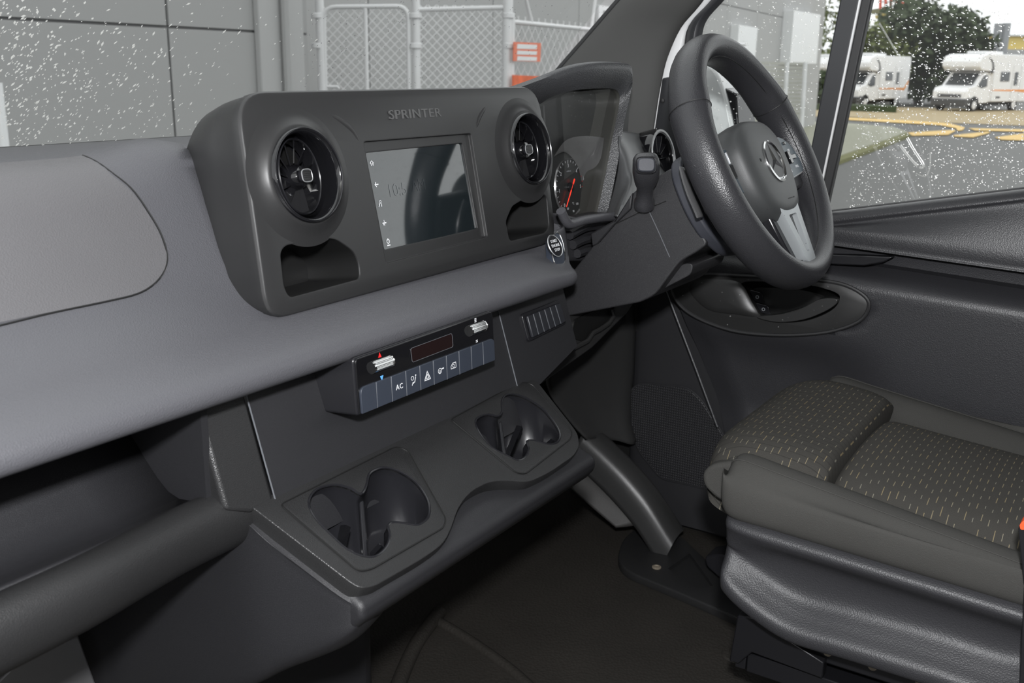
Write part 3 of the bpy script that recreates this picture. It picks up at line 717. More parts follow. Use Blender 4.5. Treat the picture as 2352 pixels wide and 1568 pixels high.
obj('needle', [tail+sd*.0016, tail-sd*.0016, tip-sd*.0005, tip+sd*.0005, tail+sd*.0016+cn*.001, tail-sd*.0016+cn*.001, tip-sd*.0005+cn*.001, tip+sd*.0005+cn*.001], BF, M['needle'], dial)
lathe('needle_cap', [(.008, 0), (.008, .004), (.006, .006), (.0001, .006)], FG, M['gloss2'], dial, 24)
for k in range(6):
    a = R(232-k*47)
    for h in range(4 if k < 5 else 1):
        aa = a-R(47)*h/4; L_ = .0055 if h == 0 else .0035
        F2 = frame(dial_pt(aa, rg_-.003-L_/2), V((math.cos(aa), 0, math.sin(aa))), V((-math.sin(aa), 0, math.cos(aa))), cn)
        fbox('tick', F2, (-L_/2, -.0004, 0), (L_/2, .0004, .0003), M['red_ink'] if (k == 4 and h > 0) or k == 5 else M['white_ink'], dial)
    text('numeral', str(k), frame(dial_pt(a, rg_-.0125), gx, gy, cn), .0085, M['white_ink'], dial, .0001)
for s_, x, y in (('50', -.012, -.035), ('90', .006, -.041), ('130', .02, -.030), ('\u00b0C', .007, -.028)):
    text('numeral', s_, frame(FG(x, y, .001), gx, gy, cn), .0055, M['white_ink'], dial, .0001)
text('unit_text', 'x1000/min', frame(FG(.0, .027, .001), gx, gy, cn), .0035, M['grey_ink'], dial, .0001)
ln_ = [P(x, y, 'Y', .822) for x, y in ((1236, 248), (1305, 212), (1405, 204), (1421, 222), (1404, 330), (1370, 492), (1300, 505), (1240, 500))]
obj('lens', ln_, [tuple(range(len(ln_)))], M['lens'], ic)
# ================================================================== CENTRE POD
TAU = .2008
pn_ = V((0, math.cos(TAU), -math.sin(TAU))); PB = O+pn_*.8; PV = V((0, math.sin(TAU), math.cos(TAU))); PN = -pn_
PF = frame(PB, (1, 0, 0), PV, PN)
def st(x, y): q = PP(x, y, PB, pn_); return V((q.x, (q-PB).dot(PV), 0))
po = thing('center_pod', 'matt black centre pod with screen, two round vents and storage cubbies', 'infotainment pod', PF(1.015, -.22, -.05))
ol = [st(543, 212), st(1238, 199), st(1279, 552), st(618, 737)]
lo_ = rnd(ol, [.04, .045, .03, .03], 8)
def lp3(l, c, k=0.): 
    ctr = sum(l, V())/len(l); return [PF(p.x+(ctr.x-p.x)*k, p.y+(ctr.y-p.y)*k, c) for p in l]
def inset(l, d):
    ctr = sum(l, V())/len(l); out = []
    N = len(l)
    for i in range(N):
        t = (l[(i+1) % N]-l[i-1]).normalized(); n = V((-t.y, t.x, 0)); 
        if n.dot(ctr-l[i]) < 0: n = -n
        out.append(l[i]+n*d)
    return out
ttop = max(p.y for p in lo_)
def lpb(c0, c1, k): 
    ctr = sum(lo_, V())/len(lo_)
    return [PF(p.x+(ctr.x-p.x)*k, p.y+(ctr.y-p.y)*k*.3, c0+(c1-c0)*min(1, max(0, (ttop-p.y)/.12))) for p in lo_]
body = loft('pod_face', [lpb(-.085, -.17, .07), lpb(-.052, -.12, .02), lpb(-.035, -.07, .005), lp3(lo_, -.016), lp3(inset(lo_, -.001), -.013), lp3(inset(lo_, -.001), -.004), lp3(inset(lo_, .0008), -.001), lp3(inset(lo_, .0035), .0)], M['pod'], po)
cut = []
so = [st(834.5, 325), st(1082, 306), st(1120, 544), st(887, 605)]
cut.append(loft('cut', [lp3(rnd(so, .004, 3), -.005), lp3(rnd(so, .004, 3), .02)], M['pod']))
si = [st(847, 349), st(1069, 327), st(1104, 524), st(890, 573)]
cut.append(loft('cut', [lp3(rnd(si, .003, 3), -.03), lp3(rnd(si, .003, 3), .02)], M['pod']))
cl = [(643, 580), (655, 563), (752, 546), (775, 550), (812, 576), (824, 600), (828, 640), (664, 684), (652, 660)]
cr2 = [(1161, 508), (1176, 473), (1204, 456), (1250, 446), (1256, 452), (1262, 522), (1252, 535), (1170, 554)]
def cub(l, c0, c1, k): q = rnd([st(*p) for p in l], .007, 4); return [lp3(q, c1), lp3(q, 0), lp3(q, c0, k)]
for l in (cl, cr2): cut.append(loft('cut', cub(l, -.09, .02, .12), M['dark']))
vcs = [(691, 405), (1205, 344.5)]
for c in vcs:
    s = st(*c); F = frame(PF(s.x, s.y, 0), (1, 0, 0), PV, PN)
    cut.append(lathe('cut', [(.047, -.06), (.047, .03)], F, M['dark'], None, 48, cap=(1, 1)))
carve(body, cut, 30)
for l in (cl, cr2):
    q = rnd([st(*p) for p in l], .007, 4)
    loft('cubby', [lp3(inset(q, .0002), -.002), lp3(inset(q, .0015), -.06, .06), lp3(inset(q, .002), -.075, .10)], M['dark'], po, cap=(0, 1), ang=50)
# raised shoulders that run from the vents to the screen
for c, sgn in ((vcs[0], 1), (vcs[1], -1)):
    s = st(*c); F = frame(PF(s.x, s.y, 0), (1, 0, 0), PV, PN)
    vt = lathe('air_vent', [(.076, -.0005), (.068, .0015), (.060, .0045), (.0555, .0085), (.0525, .0105), (.0515, .0105)], F, M['pod'], po, 64, ang=80)
    lathe('vent_bezel', [(.0518, .006), (.0515, .0125), (.0500, .0145), (.0475, .0135), (.0455, .008), (.0445, -.002), (.044, -.03), (.001, -.034)], F, M['gloss'], vt, 64, ang=50)
    lathe('bezel_line', [(.0497, .0142), (.0492, .0152), (.0486, .0142)], F, M['gloss2'], vt, 64)
    tl = R(14 if sgn > 0 else 4); ex = V((math.cos(tl), 0, 0))+PN*math.sin(tl)*(-1); ez = PN*math.cos(tl)+V((1, 0, 0))*math.sin(tl)
    F2 = frame(F(0, 0, -.004), ex, PV, ez)
    lathe('turbine_ring', [(.0415, -.012), (.0425, .0), (.0412, .003), (.0395, .002), (.0385, -.012)], F2, M['gloss'], vt, 56)
    lathe('ring_line', [(.0416, .0025), (.0410, .0037), (.0404, .0025)], F2, M['gloss2'], vt, 56)
    lathe('turbine_core', [(.038, -.016), (.001, -.016)], F2, M['dark'], vt, 32)
    lathe('turbine_hub', [(.019, -.014), (.0165, .001), (.0135, .006), (.0001, .007)], F2, M['gloss'], vt, 36, sx=1.0, sy=.8)
    kl = [F2(.0105*math.copysign(abs(math.cos(t))**.6, math.cos(t)), .0068*math.copysign(abs(math.sin(t))**.6, math.sin(t)), .006) for t in [2*math.pi*i/28 for i in range(28)]]
    kn = prism('vent_knob', kl, ez*.0055, M['gloss2'], vt, bev=.0012)
    tube('knob_rim', [p+ez*.0052 for p in kl], .0006, M['satin'], vt, 5, closed=True)
    for j in range(5): fbox('knob_rib', F2, (-.008, -.0045+j*.0021, .0112), (.008, -.0036+j*.0021, .0121), M['dark'], vt)
    for k in range(12):
        a = 2*math.pi*(k+.35)/12
        e1 = ex*math.cos(a)+PV*math.sin(a); e2 = (-ex*math.sin(a)+PV*math.cos(a))
        tw = R(35); e2b = e2*math.cos(tw)+ez*math.sin(tw); e3 = e1.cross(e2b)
        fbox('vent_blade', frame(F2(0, 0, -.006), e1, e2b, e3), (.014, -.007, -.0006), (.0392, .007, .0006), M['gloss'], vt)
for l_ in (((715, 246), (750, 258), (785, 278), (812, 302), (826, 330), (834, 365)), ((1128, 232), (1116, 246), (1102, 268), (1095, 292), (1094, 312))):
    pth = catmull([PF(*st(*p).to_2d(), -.0043) for p in l_], 4); n__ = len(pth)
    tube('face_crease', pth, [.0055*math.sin(math.pi*(i+.6)/(n__+.2))**.7 for i in range(n__)], M['pod'], po, 12, ang=80)
# screen
gl = [p for p in si]
def q2(u, v): return si[0].lerp(si[1], u).lerp(si[3].lerp(si[2], u), v)
sn_ = loft('screen', [lp3(rnd(si, .003, 3), -.02), lp3(rnd(si, .003, 3), -.0075)], mat('screen_glass', (.012, .016, .018), .045, spec=.9, coat=1), po)
def scr(u, v, c=-.0072): p = q2(u, v); return PF(p.x, p.y, c)
M['faint'] = mat('faint_screen_text', (.022, .027, .03), .045, spec=.9, coat=1)
text('clock_text', '10:5', frame(scr(.24, .42), (1, 0, 0), PV, PN), .022, M['faint'], sn_, .00005)
text('clock_text', 'AM', frame(scr(.46, .405), (1, 0, 0), PV, PN), .02, M['faint'], sn_, .00005)
def icon(parts, F, m_, par, name='icon'):
    v, f = [], []
    for t, *a in parts:
        k = len(v)
        if t == 'b':
            x0, y0, x1, y1 = a; v += [F(x0, y0), F(x1, y0), F(x1, y1), F(x0, y1)]; f.append((k, k+1, k+2, k+3))
        elif t == 'l':
            x0, y0, x1, y1, w_ = a; d = V((x1-x0, y1-y0)).normalized()*w_/2; n = V((-d.y, d.x))
            v += [F(x0-d.x+n.x, y0-d.y+n.y), F(x0-d.x-n.x, y0-d.y-n.y), F(x1+d.x-n.x, y1+d.y-n.y), F(x1+d.x+n.x, y1+d.y+n.y)]; f.append((k, k+1, k+2, k+3))
        elif t == 'o':
            cx, cy, r_, w_ = a; n = 16
            for i in range(n): c_, s_ = math.cos(2*math.pi*i/n), math.sin(2*math.pi*i/n); v += [F(cx+c_*(r_-w_), cy+s_*(r_-w_)), F(cx+c_*r_, cy+s_*r_)]
            f += [(k+2*i, k+2*i+1, k+2*((i+1) % n)+1, k+2*((i+1) % n)) for i in range(n)]
        elif t == 'p':
            v += [F(*q) for q in a[0]]; f.append(tuple(range(k, len(v))))
    return obj(name, v, f, m_, par, ang=0, fixn=False)
for u, v, sh in ((.05, .11, [('l', -.003, 0, 0, .003, .0008), ('l', 0, .003, .003, 0, .0008), ('b', -.0022, -.003, -.001, .0003), ('b', .001, -.003, .0022, .0003)]),
                 (.055, .33, [('l', -.003, 0, .003, 0, .0012), ('l', -.003, 0, -.0005, .0025, .001), ('l', -.003, 0, -.0005, -.0025, .001)]),
                 (.055, .53, [('l', -.003, -.003, .0, .001, .001), ('o', .001, .0025, .0018, .0007), ('l', .002, -.003, .002, .0, .001)]),
                 (.06, .73, [('l', -.003, 0, .003, 0, .0012), ('l', 0, .003, 0, -.003, .001), ('l', -.002, -.002, .0, .0, .001)]),
                 (.062, .93, [('o', 0, .001, .003, .0009), ('b', -.0004, .0005, .0004, .0045), ('b', -.003, -.0045, .003, -.0033)])):
    icon(sh, frame(scr(u, v, -.0071), (1, 0, 0), PV, PN), M['white_ink'], sn_, 'touch_icon')
text('lettering', 'SPRINTER', frame(PF(*(st(954, 262).to_2d()), .0002), ((st(1014, 256)-st(894, 264)).normalized()), PV, PN), .0155, mat('lit_embossed_letter', (.075, .075, .075), .4), po, .0009, ext=(st(1014, 258)-st(894, 265)).length, spacing=1.1)  # paler than the pod: light on the raised edges put into the colour
# ================================================================== CLIMATE PANEL
hv = thing('climate_panel', 'glossy black climate control panel with two chrome rollers and buttons', 'control panel', (.906, .72, .58))
hX0, hX1 = .7765, 1.0375
HN = V((0, -1, .06)).normalized(); HU = V((0, .06, 1)).normalized()
HF = frame((0, .6965, .585), (1, 0, 0), HU, HN)
ho = rnd([V((hX0, .0, 0)), V((hX1, -.001, 0)), V((hX1, .0665, 0)), V((hX0, .064, 0))], [.004, .012, .008, .006], 5)
hl = lambda c, k=0., dx=0.: [HF(p.x+dx, p.y+k, c) for p in ho]
loft('panel_body', [hl(-.075, .0, -.010), hl(-.05, .0, -.006), hl(-.008, .0, -.001), hl(-.001)], M['gloss2'], hv, bev=.002)
prism('front_glass', [HF(p.x, p.y, -.0005) for p in inset(ho, .001)], HN*.002, M['gloss'], hv, bev=.0008)
nb_ = 10; bw_ = (hX1-hX0-.006)/nb_
icons = {2: 'AC', 3: [('o', -.002, .004, .0026, .0007), ('l', .0035, .004, .002, -.001, .0013), ('l', .002, -.001, -.001, -.002, .0013), ('l', -.003, -.004, -.0015, -.001, .001), ('o', .004, .0062, .001, .001)],
         4: [('l', -.0055, -.0045, .0055, -.0045, .0011), ('l', .0055, -.0045, 0, .0055, .0011), ('l', 0, .0055, -.0055, -.0045, .0011), ('l', -.0026, -.0027, .0026, -.0027, .0009), ('l', .0026, -.0027, 0, .0022, .0009), ('l', 0, .0022, -.0026, -.0027, .0009)],
         5: [('o', -.0015, 0, .0035, .0008), ('o', -.0015, -.0005, .0016, .0006), ('b', .002, .001, .0065, .0026)],
         6: [('l', -.005, -.003, .005, -.003, .0009), ('l', -.005, -.003, -.005, 0, .0009), ('l', -.005, 0, -.0015, .0035, .0009), ('l', -.0015, .0035, .005, .0035, .0009), ('l', .005, .0035, .005, -.003, .0009), ('o', 0, 0, .0022, .0007)]}
for k in range(nb_):
    x0 = hX0+.003+bw_*k; x1 = x0+bw_-.0007
    y0, y1 = .0025, .0315
    lp_ = [HF(x0, y0, .0012), HF(x1, y0, .0012), HF(x1, y1, .0012), HF(x0, y1, .0012)]
    if k == 0: lp_ = rnd(lp_, [.001, .0005, .0005, .008], 5)
    if k == nb_-1: lp_ = rnd(lp_, [.0005, .001, .008, .0005], 5)
    b_ = prism('push_button', lp_, HN*.0028, M['btn'], hv, bev=.0007)
    if k: tube('button_gap', [HF(x0-.0004, y0, .0036), HF(x0-.0004, y1, .0036)], .0004, M['line'], b_, 5)
    FI = frame(HF((x0+x1)/2, .0165, .0043), (1, 0, 0), HU, HN)
    if k in icons:
        if icons[k] == 'AC': text('lettering', 'AC', FI, .0085, M['white_ink'], b_, .0001, spacing=1.15)
        else: icon(icons[k], FI, M['white_ink'], b_, 'button_symbol')
dq = [(.878, .0385), (.953, .0395), (.953, .0615), (.878, .0605)]
def hpx(x, y): q = PP(x, y, HF(0, 0, .002), HN); return q
dl = rnd([hpx(x, y) for x, y in ((942, 800), (1037, 765), (1040, 796), (946, 832))], .003, 4)
ds = prism('small_display', dl, HN*.0006, M['display'], hv)
tube('display_rim', [p+HN*.0006 for p in dl], .0003, M['line'], ds, 5, closed=True)
for cx_, cy_, w_ in ((876, 837, .034), (1095, 754, .034)):
    c0 = hpx(cx_, cy_)-HN*.001
    rl = tube('roller', [c0+V((-w_/2*.9, 0, 0)), c0+V((w_/2*.9, 0, 0))], .0066, M['chrome'], hv, 28, ang=60)
    for k in range(9):
        a = R(20+k*11); d = HN*math.cos(a-R(60))+HU*math.sin(a-R(60)+.7)
        tube('roller_rib', [c0+V((-w_*.4, 0, 0))+HN*.0066*math.cos(R(k*12-20))+HU*.0066*math.sin(R(k*12-20)), c0+V((w_*.4, 0, 0))+HN*.0066*math.cos(R(k*12-20))+HU*.0066*math.sin(R(k*12-20))], .0004, M['chrome'], rl, 5)
    for s_ in (-1, 1): tube('roller_cap', [c0+V((s_*w_*.45, 0, 0)), c0+V((s_*w_*.49, 0, 0))], .0070, M['chrome'], rl, 24)
F_ = frame(hpx(871, 815)+HN*.0007, (1, 0, 0), HU, HN); icon([('p', [(-.0028, -.0026), (.0028, -.0026), (0, .0032)])], F_, M['red_ink'], hv, 'warm_arrow')
F_ = frame(hpx(876, 868)+HN*.0007, (1, 0, 0), HU, HN); icon([('p', [(-.0028, .0028), (0, -.0032), (.0028, .0028)])], F_, M['blue_ink'], hv, 'cool_arrow')
for x, y, k in ((1091, 735, 3), (1094, 781, 2)):
    F_ = frame(hpx(x, y)+HN*.0007, (1, 0, 0), HU, HN); icon([('b', -.002, -.0026+j*.0019, .002, -.0014+j*.0019) for j in range(k)], F_, M['white_ink'], hv, 'fan_mark')
# ================================================================== CUP HOLDER CONSOLE
ch = thing('cup_holder_console', 'black cup holder console shelf jutting from the dash centre', 'cup holder', (.9, .7, .44))
cn3 = V((0, -.5, .866)); CB = V((0, .72, .523)); CU = V((0, .866, .5))
def cpx(x, y, lift=0.): return PP(x, y, CB, cn3)+cn3*lift
CF = frame(CB, (1, 0, 0), CU, cn3)
so_ = [(571, 1158), (805, 1337), (828, 1350), (860, 1346), (975, 1280), (1020, 1247), (1038, 1210), (1052, 1165), (1082, 1126), (1128, 1104), (1172, 1103), (1214, 1107), (1262, 1085), (1318, 1046), (1331, 1025), (1328, 995), (1238, 880), (1222, 868)]
l0 = [cpx(*p) for p in so_]
l0 = rnd(l0, [.002, .01, .006, .01, .02, .02, .02, .02, .02, .02, .02, .02, .02, .01, .008, .012, .01, .002], 4)
slab = loft('shelf', [[p-cn3*.04+V((0, .004, 0)) for p in l0], [p-cn3*.010 for p in l0], l0], M['hard2'], ch, bev=.007, seg=4)
low = loft('shelf_skirt', [[p-cn3*.075+V((0, .02, .0)) for p in l0], [p-cn3*.042+V((0, .001, .0)) for p in l0], [p-cn3*.022+V((0, -.001, 0)) for p in l0]], M['hard2'], ch, bev=.004, seg=3)
side_ = [(.602, .44), (.600, .425), (.612, .41), (.66, .385), (.72, .345), (.79, .30), (.9, .25), (1.08, .2), (1.08, .56), (.735, .50), (.70, .48)]
cb_ = prism('console_body', [V((.668, y, z)) for y, z in side_], (.48, 0, 0), M['hard'], ch, bev=.014, seg=4)
rows = []
for y, zt, zb in ((.607, .434, .425), (.612, .437, .41), (.63, .447, .392), (.66, .464, .372), (.70, .487, .348), (.735, .507, .322), (.79, .515, .285), (.92, .515, .22), (1.12, .515, .15)):
    x = .6405+max(0, .72-y)*.25+(.012 if y < .61 else (.003 if y < .62 else 0))
    rows.append([V((x+.03, y, zt+.012)), V((x+.002, y, zt+.002)), V((x, y, zt-.002))]+[V((x, y, zt+(zb-zt)*k)) for k in (.3, .6, .85)]+[V((x+.004, y, zb)), V((x+.02, y+.006, zb-.014)), V((x+.06, y+.02, zb-.02))])
surf('console_flank', rows, M['hard'], ch, 3, 3, ang=60)
op1 = [(708, 1156), (720, 1130), (745, 1117), (775, 1114), (805, 1122), (828, 1135), (840, 1118), (846, 1092), (860, 1080), (885, 1074), (920, 1084), (955, 1108), (978, 1140), (986, 1165), (982, 1190), (960, 1206), (935, 1204), (905, 1200), (891, 1208), (895, 1230), (888, 1255), (868, 1275), (842, 1280), (800, 1265), (755, 1225), (722, 1190)]
op2 = [(1091, 971), (1100, 958), (1121, 952), (1142, 956), (1152, 946), (1151, 928), (1157, 911), (1175, 905), (1207, 914), (1246, 939), (1275, 974), (1286, 999), (1279, 1017), (1257, 1021), (1228, 1013), (1210, 1014), (1214, 1031), (1207, 1049), (1189, 1058), (1164, 1047), (1128, 1028), (1103, 999)]
tr1 = [(643, 1160), (908, 1027), (934, 1034), (1024, 1193), (1018, 1212), (852, 1308), (822, 1313)]
tr2 = [(1035, 964), (1192, 879), (1220, 881), (1314, 992), (1310, 1008), (1206, 1089), (1184, 1086)]
cuts = []; trays = []
for op, tr in ((op1, tr1), (op2, tr2)):
    ol_ = catmull([cpx(*p) for p in op], 3, True)
    tl_ = rnd([cpx(*p) for p in tr], [.006, .012, .012, .012, .006, .012, .01], 4)
    ty = prism('tray_insert', [p-cn3*.003 for p in tl_], cn3*.0042, M['gloss2'] if False else M['hard2'], ch, bev=.0008)
    c1 = prism('cut', [p+cn3*.02 for p in ol_], -cn3*.04, M['dark']); carve(ty, [c1])
    tube('tray_gap', [p+cn3*.0008 for p in tl_], .0011, M['dark'], ty, 5, closed=True)
    tube('cup_rim', [p+cn3*.0006 for p in ol_], .0016, M['gloss2'], ty, 6, closed=True)
    ctr = sum(ol_, V())/len(ol_)
    dn = V((0, .05, -.999)).normalized()
    loft('cup_well', [[p+cn3*.0005 for p in ol_], [p-cn3*.012 for p in ol_], [p.lerp(ctr, .10)+dn*.07 for p in ol_], [p.lerp(ctr, .2)+dn*.074 for p in ol_]], M['gloss2'], ty, cap=(0, 1), ang=60)
    for tgt in (slab, low, cb_):
        c2 = loft('cut', [[p.lerp(ctr, -.012)+cn3*.03 for p in ol_], [p.lerp(ctr, -.012)-cn3*.012 for p in ol_], [p.lerp(ctr, .08)+dn*.085 for p in ol_]], M['dark']); 
        try: carve(tgt, [c2])
        except Exception as ex: print('carve', ex)
    trays.append((ty, ol_))
def clip(x, y, x2, y2, w_, lift, par):
    a, b = cpx(x, y)-cn3*lift[0], cpx(x2, y2)-cn3*lift[1]
    tube('cup_clip', [a, b], w_, M['gloss'], par, 4, ang=20)
clip(803, 1190, 800, 1262, .0055, (.012, .04), trays[0][0]); clip(884, 1238, 862, 1250, .004, (.01, .03), trays[0][0])
clip(1203, 966, 1190, 1015, .0055, (.012, .04), trays[1][0]); clip(1278, 1000, 1262, 1008, .004, (.01, .02), trays[1][0])
for (ty, ol_), (a, b) in zip(trays, (((830, 1140), (843, 1268)), ((1149, 960), (1166, 1040)))):
    p, q = cpx(*a), cpx(*b)
    obj('cup_divider', [p+V((-.004, 0, -.004)), p+V((.004, 0, -.004)), q+V((.004, 0, -.03)), q+V((-.004, 0, -.03)), p+V((-.004, 0, -.07)), p+V((.004, 0, -.07)), q+V((.004, 0, -.06)), q+V((-.004, 0, -.06))], BF, M['gloss2'], ty, bev=.002)
box('tunnel_duct', (.72, .86, 0), (.99, 1.2, .34), M['hard'], ch, bev=.03, seg=4)
# pale metal plate low in the passenger footwell
q = [P(x, y, 'Y', .98) for x, y in ((-40, 1600), (30, 1530), (120, 1480), (182, 1458), (232, 1600))]
fp = prism('footwell_plate', q, (0, .02, 0), mat('pale_metal', (.3, .3, .31), .35, .7, var=.3), None, bev=.003)
tag(fp, 'pale metal plate low in the passenger footwell', 'metal plate')
# ================================================================== STEERING COLUMN
co = thing('steering_column', 'black grained steering column shroud behind the wheel', 'steering column', (1.5, .7, .56))
cp_ = [(1292, 728), (1283, 662), (1340, 592), (1362, 564), (1357, 536), (1412, 505), (1455, 440), (1505, 408), (1548, 382), (1562, 440), (1592, 520), (1628, 558), (1602, 578), (1562, 600), (1532, 640), (1504, 678), (1470, 694)]
cl_ = rnd([P(x, y, 'X', 1.405) for x, y in cp_], [.004, .004, .004, .004, .004, .006, .01, .01, .01, .02, .02, .012, .012, .012, .012, .012, .006], 4)
loft('shroud', [[p+V((.012, 0, 0)) if False else p for p in cl_], [p+V((.2, 0, 0)) for p in cl_]], M['shroud'], co, bev=.02, seg=6)
tube('shroud_seam', [P(x, y, 'X', 1.4045) for x, y in ((1362, 540), (1412, 515), (1488, 479), (1530, 462))], .0008, M['dark'], co, 5)
tube('shroud_seam', [P(x, y, 'X', 1.4043) for x, y in ((1488, 479), (1514, 535), (1538, 590))], .0007, M['line'], co, 5)
tp = [P(x, y, 'X', 1.399) for x, y in ((1356, 536), (1412, 506), (1452, 442), (1448, 480), (1412, 514), (1372, 560), (1360, 566))]
prism('shroud_cap', tp, (.03, 0, 0), M['hard'], co, bev=.002)
lw = [P(x, y, 'X', 1.43) for x, y in ((1505, 655), (1540, 620), (1575, 604), (1592, 606), (1588, 630), (1545, 652), (1515, 668))]
prism('lower_cover', rnd(lw, .01, 3), (.13, 0, 0), M['shroud'], co, bev=.008, seg=3)
# gear selector stalk
gs = thing('gear_selector', 'stubby black gear selector stalk left of the steering column', 'lever', P(1480, 465, 'X', 1.40))
ga, gb = P(1480, 466, 'X', 1.395), P(1484, 384, 'X', 1.365)
ax_ = (gb-ga).normalized(); toward = (O-gb).normalized(); sx2 = RX.copy()-ax_*RX.dot(ax_); sx2.normalize(); sz2 = sx2.cross(ax_)
def rsq(c, hx, hy, e=.55, n=24, rot=0.):
    return [c+sx2*hx*math.copysign(abs(math.cos(t))**e, math.cos(t))+sz2*hy*math.copysign(abs(math.sin(t))**e, math.sin(t)) for t in [2*math.pi*i/n for i in range(n)]]
L_ = (gb-ga).length
loft('stalk', [rsq(ga-ax_*.006, .0155, .0155, 1), rsq(ga+ax_*.004, .0155, .0155, 1), rsq(ga+ax_*.009, .0125, .0125, 1), rsq(ga+ax_*L_*.45, .0125, .0125, .9), rsq(ga+ax_*L_*.62, .0165, .016, .75), rsq(ga+ax_*L_*.85, .0195, .019, .65), rsq(ga+ax_*L_*1.12, .0195, .019, .6), rsq(ga+ax_*L_*1.22, .017, .0165, .6), rsq(ga+ax_*L_*1.25, .012, .012, .6)], M['leather'], gs, ang=60)
kf = frame(P(1484, 379, 'X', 1.348), RX, UX, -AX)
def sq(hx, hy, c, n=28, e=.5): return [kf(hx*math.copysign(abs(math.cos(t))**e, math.cos(t)), hy*math.copysign(abs(math.sin(t))**e, math.sin(t)), c) for t in [2*math.pi*i/n for i in range(n)]]
loft('park_button', [sq(.0125, .010, -.012), sq(.0125, .010, .002), sq(.0108, .0085, .0035)], M['plate'], gs, ang=30)
tube('button_rim', sq(.0145, .0118, .0005), .0011, M['gloss2'], gs, 6, closed=True)
# ================================================================== STEERING WHEEL
WC = V((1.505, .537, .816)); WN = V((0, -.879, .477)).normalized(); W1 = V((1, 0, 0)); W2 = V((0, .477, .879)).normalized()
WF = frame(WC, W1, W2, WN)
sw_ = thing('steering_wheel', 'three spoke black steering wheel with star emblem on the hub', 'steering wheel', WC)
path = [WF(.185*math.cos(t), .185*math.sin(t)) for t in [2*math.pi*i/96 for i in range(96)]]
loops = []
for i in range(96):
    t = 2*math.pi*i/96; rad = W1*math.cos(t)+W2*math.sin(t); c = path[i]
    g1 = math.exp(-((t-R(30))/.16)**2)+math.exp(-((t-R(150))/.16)**2)
    rr, ra = .0205+.002*g1, .029+.002*g1
    loops.append([c+rad*rr*math.cos(a)+WN*ra*math.sin(a) for a in [2*math.pi*k/20 for k in range(20)]])
rim = loft('rim', loops, M['leather'], sw_, cap=(0, 0), close=True, ang=80)
tube('rim_seam', [WF(.1665*math.cos(t), .1665*math.sin(t), .0128) for t in [2*math.pi*i/96 for i in range(96)]], .0007, M['dark'], sw_, 5, closed=True)
for a in (R(28), R(152)):
    rad = W1*math.cos(a)+W2*math.sin(a); c = WF(.185*math.cos(a), .185*math.sin(a))
    tube('grip_joint', [c+rad*.0232*math.cos(k)+WN*.0317*math.sin(k) for k in [2*math.pi*i/28 for i in range(28)]], .0006, M['dark'], sw_, 5, closed=True)
def hubl(hw, ht, hb, c, dy=0.): return [WF(hw*math.copysign(abs(math.cos(t))**.75, math.cos(t)), (ht if math.sin(t) > 0 else hb)*math.copysign(abs(math.sin(t))**.8, math.sin(t))+dy, c) for t in [2*math.pi*i/48 for i in range(48)]]
loft('airbag_cover', [hubl(.072, .050, .085, -.07), hubl(.084, .058, .098, -.045), hubl(.088, .062, .102, -.01), hubl(.087, .061, .101, .008), hubl(.080, .056, .094, .018), hubl(.066, .047, .078, .0235), hubl(.04, .03, .05, .0255), hubl(.02, .018, .03, .0262)], M['hub'], sw_, ang=70)
# emblem
M['star'] = mat('bright_star', (.8, .8, .8), .25, .8)
ec = (0, -.012)
FE = frame(WF(ec[0], ec[1], .0255), W1, W2, WN)
em = lathe('emblem', [(.034, -.004), (.0335, .002), (.031, .0032), (.0295, .002), (.0285, .0), (.0001, .0)], FE, M['chrome'], sw_, 56, ang=50)
lathe('emblem_field', [(.0283, .0004), (.0001, .0006)], FE, M['satin'], em, 48)
v, f = [FE(0, 0, .0045)], []
for k in range(6):
    a = R(90+60*k); r_ = .0286 if k % 2 == 0 else .0052; v.append(FE(math.cos(a)*r_, math.sin(a)*r_, .0008))
f = [(0, 1+k, 1+(k+1) % 6) for k in range(6)]
obj('star', v, f, M['chrome'], em, ang=0)
text('lettering', 'AIRBAG', frame(WF(.012, -.070, .0235), W1, (W2*.95-WN*.3).normalized(), (WN*.95+W2*.3).normalized()), .0085, M['dark'], sw_, .0003)
lathe('horn_mark', [(.003, 0), (.0022, .0006)], frame(WF(-.05, -.006, .025), W1, W2, WN), M['dark'], sw_, 12)
# lower spoke
sp1 = [(-.040, -.080), (-.034, -.105), (-.020, -.165), (-.013, -.176), (.013, -.176), (.020, -.165), (.034, -.105), (.040, -.080)]
sg = prism('lower_spoke', rnd([WF(a, b, .004) for a, b in sp1], [.001, .01, .006, .006, .006, .006, .01, .001], 4), WN*.016, M['spoke'], sw_, bev=.003, seg=3)
cut = prism('cut', rnd([WF(a, b, .011) for a, b in ((-.017, -.095), (-.006, -.156), (.006, -.156), (.017, -.095))], .004, 4), WN*.03, M['dark']); carve(sg, [cut])
prism('spoke_slot', rnd([WF(a, b, .0105) for a, b in ((-.017, -.095), (-.006, -.156), (.006, -.156), (.017, -.095))], .004, 4), WN*.002, M['dark'], sw_)
prism('lower_spoke_back', [WF(a, b, -.012) for a, b in ((-.055, -.075), (-.045, -.13), (-.032, -.178), (.032, -.178), (.045, -.13), (.055, -.075))], WN*.018, M['gloss2'], sw_, bev=.004)
